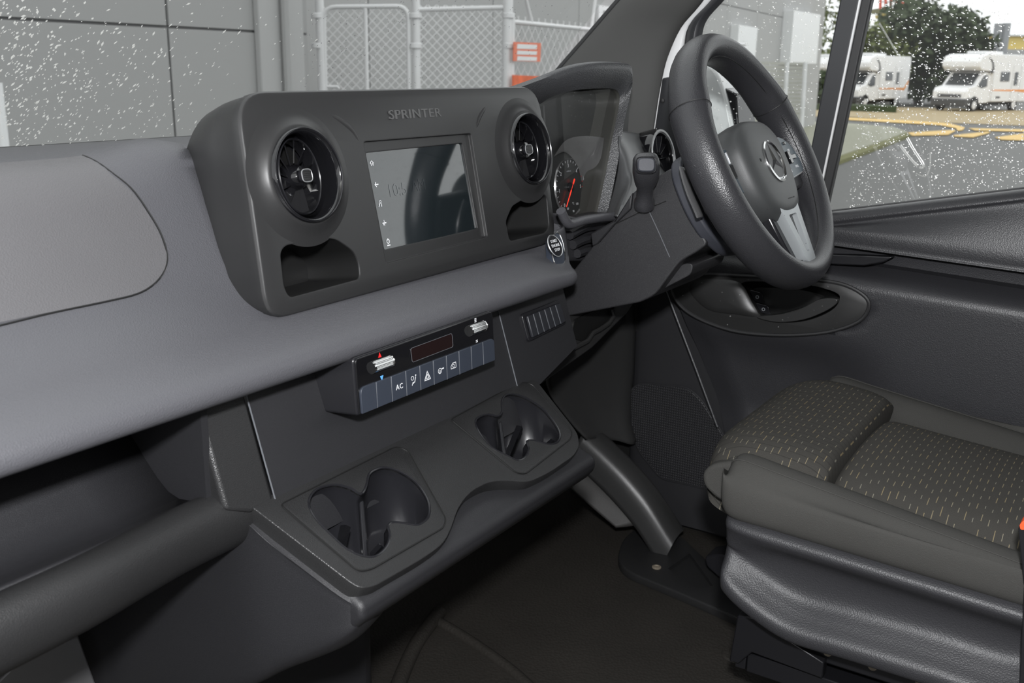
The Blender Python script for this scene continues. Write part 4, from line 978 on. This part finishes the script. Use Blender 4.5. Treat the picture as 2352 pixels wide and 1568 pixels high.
# side spokes with key pads
WF0 = WF
for s in (-1, 1):
    WF = WF0 if s == 1 else frame(WC-WN*.016, W1, W2, WN)
    prism('side_spoke', [WF(s*a, b, -.018) for a, b in ((.06, .03), (.10, .034), (.178, .03), (.178, -.055), (.11, -.06), (.06, -.06))], WN*.02, M['leather'], sw_, bev=.006, seg=3)
    kp_ = rnd([WF(s*a, b, .002) for a, b in ((.076, .028), (.115, .030), (.150, .012), (.163, -.018), (.157, -.036), (.076, -.045))], [.004, .012, .012, .012, .008, .004], 4)
    kd = prism('key_pad', kp_, WN*.008, M['satin'], sw_, bev=.002)
    kq = rnd([WF(s*a, b, .0105) for a, b in ((.078, .0255), (.114, .0275), (.147, .0105), (.160, -.018), (.155, -.033), (.078, -.042))], [.004, .012, .012, .012, .008, .004], 4)
    prism('key_face', kq, WN*.0012, M['keys'], kd)
    fbox('rocker_key', WF, (s*.118-.017, -.012, .011), (s*.118+.017, -.004, .016), M['gloss'], kd, bev=.001)
    fbox('rocker_key', WF, (s*.103-.006, -.019, .011), (s*.103+.006, .002, .0175), M['gloss'], kd, bev=.001)
    fbox('small_key', WF, (s*.114-.004, .014, .011), (s*.114+.004, .019, .0145), M['gloss'], kd, bev=.001)
    fbox('small_key', WF, (s*.09-.002, .004, .011), (s*.09+.002, .022, .0135), M['satin'], kd, bev=.0005)
    if s == 1:
        for tx_, a, b in (('SET+', .096, .007), ('RES', .125, .004), ('SET-', .098, -.030), ('CNCL', .132, -.024)):
            text('lettering', tx_, frame(WF(a, b, .0118), W1, W2, WN), .006, M['white_ink'], kd, .0001)
WF = WF0
# plate and levers between wheel and column
pl2 = [WF(a, b, -.088) for a, b in ((-.095, .045), (-.114, .02), (-.118, -.03), (-.105, -.075), (-.065, -.112), (0, -.12), (.06, -.112), (.095, -.075), (.104, -.03), (.1, .02), (.085, .045), (0, .06))]
prism('back_cover', rnd(pl2, .02, 3), WN*.02, M['plate'], sw_, bev=.004, seg=3)
sl3 = [WF(a, b, -.0675) for a, b in ((-.096, .01), (-.076, .005), (-.07, -.03), (-.07, -.07), (-.088, -.07), (-.094, -.04))]
prism('lever_slot', sl3, WN*.001, M['dark'], sw_)
lv = catmull([PP(x, y, WF(0, 0, -.055), WN) for x, y in ((1568, 386), (1575, 415), (1586, 448), (1600, 480), (1608, 500))], 4)
tube('shift_paddle', lv, [.002]+[.0045]*(len(lv)-2)+[.003], mat('paddle_grey', (.07, .07, .072), .3), sw_, 10, ry=.009, up=WN)
# ================================================================== DRIVER SEAT
se = thing('driver_seat', 'dark grey fabric driver seat with dashed pattern cushion', 'seat', (1.48, .2, 0))
SXC = 1.485
def topz(y): return .442+(y-.445)*(.442-.388)/(.445-.075)
def botz(y): return .366+(y-.43)*(.366-.350)/.36
st_y = [.452, .447, .43, .38, .3, .2, .1, 0, -.12, -.2]
def bol(s):
    rows = []
    for i, y in enumerate(st_y):
        zt, zb = topz(y), botz(y)
        if i == 0: zt, zb = zt-.022, zb+.02
        if i == 1: zt, zb = zt-.008, zb+.008
        k = .012 if i == 0 else (.004 if i == 1 else 0)
        ofs = .262-k
        cz = .405+(y-.3)*.06
        pr = [(ofs-.02, zb-.012), (ofs, zb), (ofs+.006, zb+.02), (ofs+.004, zb+.045), (ofs-.008, zt-.012), (ofs-.026, zt), (ofs-.048, zt+.002), (ofs-.07, zt-.006), (ofs-.095, min(zt-.02, cz+.018)), (ofs-.118, min(zt-.03, cz-.004)), (ofs-.13, cz-.03)]
        rows.append([V((SXC+s*a, y, z)) for a, z in pr])
    return rows
for s, nm in ((-1, 'side_bolster'), (1, 'side_bolster')):
    rws = bol(s); o_ = surf(nm, rws, M['fabric'], se, 4, 4, ang=80)
    fr_ = [p.copy() for p in catmull(rws[0], 4)]; cc_ = sum(fr_, V())/len(fr_)
    loft('bolster_front', [fr_, [p.lerp(cc_, .3)+V((0, .005, 0)) for p in fr_], [p.lerp(cc_, .9)+V((0, .006, 0)) for p in fr_]], M['fabric'], o_, cap=(0, 1), ang=80)
    cw = catmull([r_[5] for r_ in rws], 4); tube('piping', [p+V((0, 0, .0003)) for p in cw], .0012, M['fabric'], o_, 6)
rows = []
for y in (.335, .33, .31, .25, .15, .05, -.08, -.2):
    base = .412+(y-.3)*.085; e = -.02 if y > .332 else (-.006 if y > .32 else 0)
    rows.append([V((SXC+a, y, base+e+b)) for a, b in ((-.175, -.03), (-.155, -.012), (-.13, -.001), (-.08, .006), (0, .009), (.08, .006), (.13, -.001), (.155, -.012), (.175, -.03))])
surf('center_cushion', rows, M['pattern'], se, 5, 5, ang=80)
rows = []
for y, zt, w_ in ((.33, .395, .195), (.331, .42, .205), (.338, .437, .208), (.36, .445, .212), (.40, .450, .216), (.44, .451, .218), (.475, .446, .216), (.498, .434, .210), (.510, .418, .203), (.512, .40, .198), (.505, .385, .195), (.48, .372, .19), (.42, .365, .19)):
    row = []
    for k in range(13):
        u = -1+2*k/12; sgn = abs(u)
        x = SXC+w_*math.copysign(min(1, sgn*1.06) if sgn < 1 else 1, u)
        dz = -.038*max(0, (sgn-.62)/.38)**2.2
        yy = y-(.045*max(0, sgn-.45)**1.5 if y > .45 else 0)
        row.append(V((x, yy, zt+dz*(1 if y > .335 else .3))))
    rows.append(row)
th = surf('thigh_support', rows, M['pattern2'], se, 4, 3, ang=80)
for s in (-1, 1):
    lpp = [V((SXC+s*.186, y, z)) for y, z in ((.335, .418), (.40, .430), (.45, .428), (.484, .416), (.498, .400), (.494, .380), (.47, .364), (.38, .358), (.335, .36))]
    prism('support_side', rnd(lpp, .012, 3), (s*.031, 0, 0), M['fabric'], th, bev=.012, seg=4)
# plastic side shell
rows = []
for y in (.446, .442, .432, .40, .34, .26, .16, .06, -.06, -.2):
    zb = botz(y); bt = .212+max(0, (y-.36))*.55+max(0, .06-y)*.35; k = .03 if y > .443 else (.014 if y > .438 else (.004 if y > .43 else 0))
    dish = .016*min(1, max(0, (.44-y)/.06))
    pr = [(.245-k, zb+.004), (.266-k, zb-.004), (.272-k, zb-.012), (.268-k, zb-.022), (.262-k-dish, zb-.045), (.258-k-dish, bt+.062), (.266-k-dish*.4, bt+.042), (.278-k, bt+.026), (.277-k, bt+.008), (.265-k, bt)]
    rows.append([V((SXC-a, y, z)) for a, z in pr])
surf('side_shell', rows, M['shell'], se, 5, 5, ang=80, sol=.003)
# rails and pedestal
for x in (1.27, 1.66):
    rl_ = box('slide_rail', (x, -.2, .165), (x+.035, .425, .20), M['rail'], se, bev=.003)
    box('lower_rail', (x-.004, -.2, .115), (x+.04, .41, .145), M['rail'], se, bev=.002)
    for k in range(4): lathe('rail_hole', [(.0001, 0), (.006, 0), (.006, -.001)], frame((x-.0006, .36-.06*k, .183), (0, 1, 0), (0, 0, 1), (-1, 0, 0)), M['rust'], rl_, 12)
prism('rail_bracket', [V((1.255, y, z)) for y, z in ((.425, .205), (.40, .21), (.30, .175), (.30, .15), (.40, .155), (.418, .13), (.432, .13))], (.02, 0, 0), M['rail'], se, bev=.002)
prism('rail_end', [V((x, .41, z)) for x, z in ((1.262, .12), (1.31, .12), (1.31, .165), (1.295, .165), (1.295, .14), (1.262, .14))], (0, .015, 0), M['rail'], se, bev=.001)
box('pedestal', (1.31, -.2, 0), (1.68, .30, .13), M['rail'], se, bev=.01)
box('dusty_plate', (1.305, .08, .131), (1.66, .37, .136), M['rust'], se, bev=.001)
box('crossbar', (1.27, .33, .135), (1.7, .35, .155), M['rust'], se, bev=.002)
# backrest (beyond the frame, mirrored in the screen)
bkl = [(-.25, .40), (-.26, .7), (-.22, 1.0), (-.12, 1.08), (.12, 1.08), (.22, 1.0), (.26, .7), (.25, .40)]
prism('backrest', rnd([V((SXC+a, -.13-.2*(z-.4), z)) for a, z in bkl], .05, 4), (0, -.11, -.02), M['fabric'], se, bev=.04, seg=4)
prism('headrest', rnd([V((SXC+a, -.28, z)) for a, z in ((-.13, 1.12), (.13, 1.12), (.12, 1.30), (-.12, 1.30))], .04, 4), (0, -.09, -.0), M['fabric'], se, bev=.03, seg=4)
# belt buckle
bu = thing('seat_belt_buckle', 'black belt buckle with orange release button at the right edge', 'buckle', P(2350, 1330, 'X', 1.205))
bq = [P(x, y, 'X', 1.205) for x, y in ((2338, 1212), (2346, 1200), (2400, 1200), (2400, 1345), (2352, 1345))]
prism('buckle_body', rnd(bq, .004, 3), (.02, 0, 0), M['gloss2'], bu, bev=.003)
prism('release_button', rnd([P(x, y, 'X', 1.2045) for x, y in ((2341, 1206), (2349, 1196), (2400, 1196), (2400, 1216), (2344, 1217))], .002, 3), (.018, 0, 0), M['orange'], bu, bev=.002)
prism('buckle_stalk', [P(2352, 1340, 'X', 1.211), P(2392, 1340, 'X', 1.211), V((1.211, .03, .16)), V((1.211, .055, .16))], (.008, 0, 0), M['gloss2'], bu, bev=.001)
# plug in the floor beside the rail
fpz = P(1693, 1503, 'Z', .0)
pg = lathe('floor_plug', [(.026, 0.0), (.024, .003), (.014, .004), (.012, .009), (.009, .011), (.0001, .011)], frame(fpz, (1, 0, 0), (0, 1, 0), (0, 0, 1)), M['rubber'], None, 28)
tag(pg, 'round rubber plug in the floor beside the seat rail', 'plug')
# ================================================================== OUTSIDE
GZ = -1.0
HA = V((math.sin(YAW), math.cos(YAW), 0)); HR = V((math.cos(YAW), -math.sin(YAW), 0))
def facing(D): return (O+HA*D, HA)
g_ = obj('ground', [(-60, -60, GZ), (140, -60, GZ), (140, 120, GZ), (-60, 120, GZ)], [(0, 1, 2, 3)], M['asph'])
tag(g_, 'wet grey asphalt yard outside the van', 'ground', kind='structure'); ORG[g_] = V((0, 0, 0))
def flat(name, px, z, m_, par=None, t=.01): return prism(name, [P(x, y, 'Z', GZ+z) for x, y in px], (0, 0, -t), m_, par)
rd = flat('road', ((1500, 232), (2700, 262), (2900, 300), (2352, 288), (2160, 281), (1950, 268), (1500, 262)), .02, M['tanroad']); tag(rd, 'tan coloured roadway in front of the motorhomes', 'road', kind='structure')
pv = flat('pavement', ((1500, 268), (1930, 281), (2050, 291), (2085, 302), (2000, 332), (1905, 365), (1780, 400), (1500, 420)), .10, M['pave'], t=.1); tag(pv, 'pale concrete pavement with kerb beyond the door glass', 'pavement', kind='structure')
vg = flat('verge', ((1930, 342), (2075, 303), (2092, 309), (1995, 345), (1905, 378), (1880, 385), (1870, 372)), .08, M['grass'], t=.08); tag(vg, 'mossy kerb edge of the pavement', 'kerb', kind='structure')
ORG[rd] = V((0, 0, 0))
for k, l in enumerate((((2085, 304), (2190, 298), (2195, 300), (2178, 309), (2095, 311)), ((2190, 310), (2268, 302), (2275, 304), (2235, 315), (2192, 313)), ((2285, 315), (2352, 306), (2352, 322), (2300, 320)), ((1950, 270), (2080, 276), (2180, 283), (2216, 292), (2212, 298), (2200, 300), (2196, 294), (2160, 287), (2060, 281), (1950, 275)), ((2225, 294), (2400, 298), (2400, 303), (2240, 299)))):
    o = flat('road_marking', l, .035, M['paint']); tag(o, ('yellow crossing bar nearest the kerb corner', 'middle yellow crossing bar on the asphalt', 'yellow crossing bar at the right edge of the view', 'curved yellow line bending around the road mouth', 'straight yellow line in front of the right motorhome')[k], 'road marking', 'yellow road markings')
# ---- grey buildings
BD = V((math.sin(R(83.5)), math.cos(R(83.5)), 0)); BNn = V((-BD.y, BD.x, 0))
def bwall(name, label, p0, u0, u1, widths, joints, m_, z1):
    b = thing(name, label, 'building', p0)
    F = frame((p0[0], p0[1], GZ), BD, (0, 0, 1), -BNn)
    fbox('wall_backing', F, (u0, 0, -.3), (u1, z1, -.02), M['joint'], b)
    u = u0; k = 0
    while u < u1-.01:
        w_ = min(widths[k % len(widths)], u1-u); k += 1
        for z, zz in zip(joints, joints[1:]): fbox('wall_panel', F, (u+.012, z+.01, -.02), (u+w_-.012, zz-.01, 0), m_, b, bev=.003, seg=1)
        u += w_
    return b, F
b1, F1 = bwall('warehouse', 'dark grey panelled building close to the windscreen on the left', (6.93, 6.78, GZ), -8.8, .12, [2.4], [0, 2.2, 4.08, 6], M['wall'], 6)
fbox('corner_trim', F1, (-.62, 0, 0), (-.02, 6, .06), M['wall2'], b1, bev=.01)
tube('downpipe', [F1(-.33, 0, .1), F1(-.33, 6, .1)], .035, M['wall'], b1, 8)
b2, F2_ = bwall('long_building', 'pale grey panelled building behind the chain link fence', (9.6, 7.9, GZ), -3.5, 27, [3.0], [0, 3.4, 4.65, 7.5], M['wall2'], 7.5)
def onb(x, y): return PP(x, y, (9.6, 7.9, 0), BNn)
def bpatch(name, px, m_, t=.04): return prism(name, [onb(x, y)-BNn*t*0 for x, y in px], -BNn*t, m_, b2, bev=.005)
bpatch('window', ((1368, 12), (1440, 22), (1440, 130), (1368, 120)), M['white'], .06); bpatch('window_pane', ((1378, 24), (1440, 33), (1440, 120), (1378, 112)), M['wall'], .07)
bpatch('roller_door', ((1800, 24), (1863, 34), (1854, 146), (1790, 146)), M['white'], .3)
bpatch('white_door', ((1679, 57), (1723, 64), (1716, 140), (1673, 140)), M['white'], .2)
# ---- gate and fence
gp, gn = facing(10.2)
def fpx(x, y): return PP(x, y, gp, gn)
def down(p): return V((p.x, p.y, GZ))
def pole(name, x, y, r_, m_, par, y_top=None): p = fpx(x, y); return tube(name, [down(p), p], r_, m_, par, 10)
gt = thing('chain_link_gate', 'white tube framed pedestrian gate with chain link mesh', 'gate', down(fpx(845, 100)))
tl, tr_ = fpx(745, 17), fpx(938, 15)
fr_ = rnd([down(fpx(743, 200))+V((0, 0, .1)), fpx(743, 16), fpx(938, 14), down(fpx(938, 200))+V((0, 0, .1))], .12, 5)
tube('gate_frame', [p for p in fr_ if p.z > GZ+.05]+[], .022, M['galv'], gt, 10)
tube('gate_bar', [down(fpx(839, 100))+V((0, 0, .1)), fpx(839, 16)], .02, M['galv'], gt, 8)
tube('gate_handle', [fpx(748, 199), fpx(775, 199), fpx(779, 204)], .015, M['galv'], gt, 8)
def mesh_part(name, par, a, b, z0, z1, pitch=.06):
    L = (b-a).length; d = (b-a).normalized(); H = z1-z0; parts = []; s = -H
    wv, wf = [], []; nrm = V((-d.y, d.x, 0)); t = .0032
    def seg(p, q):
        k = len(wv); dd = (q-p).normalized(); up_ = dd.cross(nrm)*t; nn = nrm*t
        wv.extend([p+up_, p+nn, p-up_, q+up_, q+nn, q-up_]); wf.extend([(k, k+1, k+4, k+3), (k+1, k+2, k+5, k+4), (k+2, k, k+3, k+5)])
    while s < L:
        for sg in (1, -1):
            x0, x1 = s, s+H; c0, c1 = max(0, x0), min(L, x1)
            if c1 <= c0: continue
            za, zb = (c0-x0), (c1-x0)
            if sg < 0: za, zb = H-za, H-zb
            seg(a+d*c0+V((0, 0, z0+za-a.z)), a+d*c1+V((0, 0, z0+zb-a.z)))
        s += pitch*1.414
    o = obj(name, wv, wf, M['wire'], par, ang=0, fixn=False); o['kind'] = 'stuff'; return o
mesh_part('chain_mesh', gt, down(fpx(745, 100)), down(fpx(938, 100)), GZ+.1, fpx(838, 16).z)
fe = thing('chain_link_fence', 'galvanised chain link fence panel right of the gate', 'fence', down(fpx(1060, 100)))
pole('fence_post', 729, -120, .042, M['galv'], fe); pole('fence_post', 954, -120, .038, M['galv'], fe); pole('fence_post', 1168, -120, .05, M['galv'], fe)
tube('top_rail', [fpx(962, 22), fpx(1165, 17)], .022, M['galv'], fe, 8)
for x in (729, 954, 1168):
    for y in (36, 105): lathe('post_clamp', [(.055, -.025), (.06, -.02), (.06, .02), (.055, .025)], frame(fpx(x, y), (1, 0, 0), (0, 1, 0), (0, 0, 1)), M['galv'], fe, 12)
mesh_part('chain_mesh', fe, down(fpx(962, 100)), down(fpx(1165, 100)), GZ+.05, fpx(1060, 12).z)
# fence running away to the right
a0_ = fpx(1176, 50); a1_ = a0_+BD*9; 
f2 = thing('chain_link_fence', 'low chain link fence running away behind the orange sign', 'fence', down(a0_))
za = a0_.z
tube('top_rail', [a0_, a0_+BD*9], .022, M['galv'], f2, 8)
for k in (0, 2.4, 4.8, 7.2): tube('fence_post', [down(a0_+BD*k), a0_+BD*k+V((0, 0, .05))], .03, M['galv'], f2, 8)
tube('brace', [a0_+BD*.45, a0_+BD*.1+V((0, 0, .5))], .018, M['galv'], f2, 8)
tube('brace', [a0_+BD*2.0, a0_+BD*2.25+V((0, 0, .9))], .02, M['galv'], f2, 8)
mesh_part('chain_mesh', f2, down(a0_), down(a0_+BD*9), GZ+.05, za+.06, .11)
def onf(x, y): return PP(x, y, a0_-BNn*.06, BNn)
sg_ = thing('warning_sign', 'orange fence sign with three rows of white print', 'sign', onf(1210, 140))
prism('sign_board', [onf(x, y) for x, y in ((1181, 96), (1243, 99), (1241, 142), (1180, 140))], BNn*.01, M['sign'], sg_)
for ya, yb in ((101, 112), (116, 125), (129, 139)):
    prism('print_row', [onf(x, y)-BNn*.003 for x, y in ((1188, ya), (1233, ya+2), (1232, yb+1), (1187, yb))], BNn*.002, M['white'], sg_)
s2 = prism('barrier_mesh_sign', [onf(x, y) for x, y in ((1178, 172), (1260, 176), (1260, 260), (1178, 260))], BNn*.01, mat('orange_mesh', (.8, .16, .06), .7, var=.5)); tag(s2, 'lower orange sheet on the fence by the dash', 'sign')
# slatted screen and post in front of the long building
ss = thing('slat_screen', 'pale slatted screen fence seen beyond the steering wheel', 'screen', down(PP(1790, 200, *facing(24))))
for k in range(30):
    zz = GZ+.1+k*.085
    a, b = PP(1700, 200, *facing(24)), PP(1852, 200, *facing(24)); 
    if zz > PP(1780, 146, *facing(24)).z: break
    prism('slat', [V((a.x, a.y, zz)), V((b.x, b.y, zz)), V((b.x, b.y, zz+.06)), V((a.x, a.y, zz+.06))], HA*.03, mat('pale_slat', (.5, .5, .45), .7) if k == 0 else bpy.data.materials['pale_slat'], ss)
for x in (1808, 1850): tube('screen_post', [down(PP(x, 200, *facing(23.8))), PP(x, 143, *facing(23.8))], .05, M['white'], ss, 8)
wp = tube('white_post', [down(PP(2, 300, *facing(5.2))), PP(-8, 190, *facing(5.2))], .028, M['white'], None, 10); tag(wp, 'short white post at the far left beyond the windscreen', 'post')
# ---- motorhomes
def motorhome(px_x, px_y, yaw_off, label, k=1.0):
    base = P(px_x, px_y, 'Z', GZ); 
    fwd = (-HR*math.cos(R(yaw_off))-HA*math.sin(R(yaw_off))).normalized(); lat = V((0, 0, 1)).cross(fwd)   # lat points to its left
    m = thing('motorhome', label, 'motorhome', base, 'white motorhomes parked across the road')
    s_ = lat if lat.dot(-HA) > 0 else -lat                       # side facing the camera
    F = frame(base, fwd*k, V((0, 0, 1))*k, s_*k)
    W_ = 2.15
    def ex(name, pr, c0, c1, mt, par=m, bev=.04): return prism(name, [F(a, b, c0) for a, b in pr], s_*k*(c1-c0), mt, par, bev=bev, seg=3)
    ex('living_body', rnd([V((-3.9, .45)), V((0, .45)), V((0, 1.9)), V((1.2, 2.25)), V((1.25, 2.75)), V((.6, 2.95)), V((-3.85, 2.95))], .12, 4) and [p for p in ((-3.9, .5), (0, .5), (.02, 1.95), (.1, 2.05), (1.15, 2.12), (1.38, 2.3), (1.4, 2.55), (1.2, 2.82), (.7, 2.95), (-3.85, 2.95), (-3.95, 2.8))], -W_, 0, M['bodyw'])
    cab = [(-.05, .45), (2.0, .40), (2.12, .55), (2.12, 1.02), (1.95, 1.22), (1.35, 1.32), (.62, 2.02), (-.05, 2.02)]
    ex('cab', cab, -W_+.1, -.1, M['bodyw'])
    ws_ = [F(1.36, 1.36, -.3), F(.72, 1.96, -.34), F(.72, 1.96, -W_+.34), F(1.36, 1.36, -W_+.3)]
    prism('windscreen', [p+(fwd+V((0, 0, 1))).normalized()*.02 for p in ws_], -(fwd+V((0, 0, 1))).normalized()*.03, M['glassd'], m)
    ex('cab_window', [(1.2, 1.32), (.68, 1.86), (.32, 1.88), (.28, 1.28), (.8, 1.2)], -.12, -.085, M['glassd'], bev=.01)
    ex('bumper', [(1.75, .3), (2.2, .3), (2.22, .62), (1.95, .72), (1.75, .7)], -W_+.08, -.08, M['bump'])
    ex('grille', [(2.08, .72), (2.15, .72), (2.1, 1.0), (2.04, 1.0)], -W_+.4, -.4, M['bump'], bev=.01)
    ex('side_window', [(-.75, 1.55), (-1.65, 1.55), (-1.65, 2.05), (-.75, 2.05)], -.01, .025, M['glassd'], bev=.03)
    ex('door_window', [(-2.15, 1.35), (-2.5, 1.35), (-2.5, 2.05), (-2.15, 2.05)], -.01, .025, M['glassd'], bev=.03)
    for a in (-.05, -1.95, -2.75): ex('panel_line', [(a, .5), (a-.025, .5), (a-.025, 2.4), (a, 2.4)], 0, .006, M['greyp'], bev=0)
    ex('stripe', [(-.1, 1.13), (-3.3, 1.13), (-3.85, 1.6), (-3.85, 1.4), (-3.35, .98), (-2.6, 1.03), (-.1, 1.08)], 0, .008, M['ostripe'], bev=0)
    ex('overcab_trim', [(.02, 1.97), (.35, 1.97), (.35, 2.06), (.15, 2.2), (.25, 2.5), (.6, 2.75), (.5, 2.78), (.12, 2.55), (0, 2.25)], -.005, .01, M['bump'], bev=0)
    ex('roof_hatch', [(-1.6, 2.95), (0, 2.95), (.15, 3.05), (0, 3.1), (-1.6, 3.1)], -1.6, -.5, M['bodyw'])
    ex('vent_grille', [(-.4, .72), (.1, .72), (.1, .82), (-.4, .82)] if False else [(-.5, .68), (-.95, .68), (-.95, .78), (-.5, .78)], 0, .01, M['bump'], bev=0)
    for a in (1.35, -2.55):
        for c in (-.16, -W_+.16):
            wf_ = frame(F(a, .33, c), fwd*k, V((0, 0, 1))*k, s_*k)
            wl = lathe('wheel', [(.33, -.1), (.34, .0), (.33, .1), (.22, .11), (.21, .09), (.001, .10)], wf_, M['tyre'], m, 24)
            lathe('wheel_rim', [(.21, .095), (.18, .105), (.001, .11)], wf_, M['galv'], wl, 20)
    ex('wheel_arch', [(.9, .42), (1.0, .68), (1.35, .8), (1.7, .68), (1.8, .42)], -.105, -.085, M['tyre'], bev=0)
    ex('underbody', [(-3.2, .3), (1.8, .3), (1.8, .55), (-3.2, .55)], -W_+.3, -.25, M['tyre'], bev=0)
    return m
motorhome(2270, 256, 36, 'white motorhome with overcab bed at the right edge of the view', .97)
motorhome(2013, 248, 45, 'white motorhome with full orange stripe, nearer the window divider', .93)
motorhome(1915, 246, 45, 'white motorhome mostly hidden behind the window divider', .9)
# ---- trees
def tree(name, label, px_, D, sx, sz, n, m_, seed):
    rn = random.Random(seed); c = PP(px_[0], px_[1], *facing(D)); base = down(c)
    t = thing(name, label, 'tree', base, 'trees beyond the road')
    tube('trunk', [base, V((c.x, c.y, c.z-.3*sz))], .25, M['bark'], t, 8)
    blobs = [(c+HR*rn.uniform(-.7, .7)*sx+HA*rn.uniform(-.5, .5)*sx+V((0, 0, rn.uniform(-.75, .6)*sz)), rn.uniform(.25, .5)) for _ in range(22)]
    v, f = [], []
    for i in range(n):
        b, r_ = rn.choice(blobs); d = V((rn.gauss(0, 1), rn.gauss(0, 1), rn.gauss(0, 1))).normalized()
        p = b+V((d.x*sx, d.y*sx, d.z*sz))*r_*rn.uniform(.55, 1.05)
        if p.z < GZ+.3: continue
        a = V((rn.gauss(0, 1), rn.gauss(0, 1), rn.gauss(0, 1))).normalized(); q = a.orthogonal().normalized(); s_ = rn.uniform(.12, .32)*max(sx, 3)/4
        k = len(v); v += [p+a*s_, p+q*s_*.6, p-a*s_, p-q*s_*.6]; f.append((k, k+1, k+2, k+3))
    o = obj('foliage', v, f, m_, t, ang=0, fixn=False); o['kind'] = 'stuff'
    return t
tree('broad_tree', 'broad dark tree behind the two motorhomes', (2120, 125), 66, 4.6, 3.6, 9000, M['leaf'], 3)
tree('broad_tree', 'smaller olive tree beside the yellow tower', (2015, 115), 64, 2.2, 1.8, 2600, M['leaf2'], 4)
tree('broad_tree', 'tall pale green tree left of the window divider', (1900, 70), 60, 2.2, 4.2, 3000, M['leaf2'], 5)
tree('low_shrub', 'dark shrub at the road edge left of the window divider', (1880, 195), 54, 1.2, .9, 1200, M['leaf'], 6)
hd = flat('hedge', ((1870, 239), (2060, 245), (2060, 242), (1870, 235)), .3, M['leaf'], t=.3); tag(hd, 'low green hedge behind the parked motorhomes', 'hedge')
# ---- yellow tower and yellow building
tw = thing('yellow_tower', 'yellow framed tower with red and white railing on top', 'tower', down(PP(2050, 100, *facing(85))))
def tpx(x, y): return PP(x, y, *facing(85))
for x in (2033, 2058): prism('tower_leg', [tpx(x-5, 25), tpx(x+5, 25), down(tpx(x+5, 25)), down(tpx(x-5, 25))], HA*.4, M['yellow'], tw)
prism('tower_deck', [tpx(2018, 19), tpx(2076, 19), tpx(2073, 30), tpx(2021, 30)], HA*2, mat('deck_olive', (.3, .28, .15), .7), tw)
prism('tower_panel', [tpx(2024, 33), tpx(2070, 33), tpx(2068, 42), tpx(2026, 42)], HA*1.5, M['yellow'], tw)
for k, x in enumerate((2022, 2034, 2046, 2059, 2073)): tube('rail_post', [tpx(x, 21), tpx(x, -20)], .11, M['redp'], tw, 6)
for y in (4, -12): tube('rail_bar', [tpx(2020, y), tpx(2075, y)], .07, M['white'], tw, 6)
yb = thing('yellow_building', 'long yellow building behind the right motorhome', 'building', down(PP(2300, 110, *facing(90))))
def ypx(x, y): return PP(x, y, *facing(90))
prism('facade', [ypx(2220, 82), ypx(2500, 82), down(ypx(2500, 120)), down(ypx(2220, 120))], HA*4, M['yellow'], yb)
prism('fascia', [ypx(2275, 113), ypx(2500, 115), ypx(2500, 128), ypx(2275, 125)], -HA*.5, M['wall2'], yb)
prism('roof_edge', [ypx(2218, 79), ypx(2500, 79), ypx(2500, 83), ypx(2218, 83)], -HA*.3, M['white'], yb)
for x, y0, w_ in ((2251, 50, .16), (2292, 54, .3), (2311, 53, .3)): 
    q = tube('yard_pole', [down(PP(x-8, 120, *facing(80))), PP(x+2, y0, *facing(80))], w_, M['greyp'], None, 8); tag(q, {2251: 'thin grey pole in front of the yellow building', 2292: 'left of two thick grey poles before the yellow building', 2311: 'right of two thick grey poles before the yellow building'}[x], 'pole')
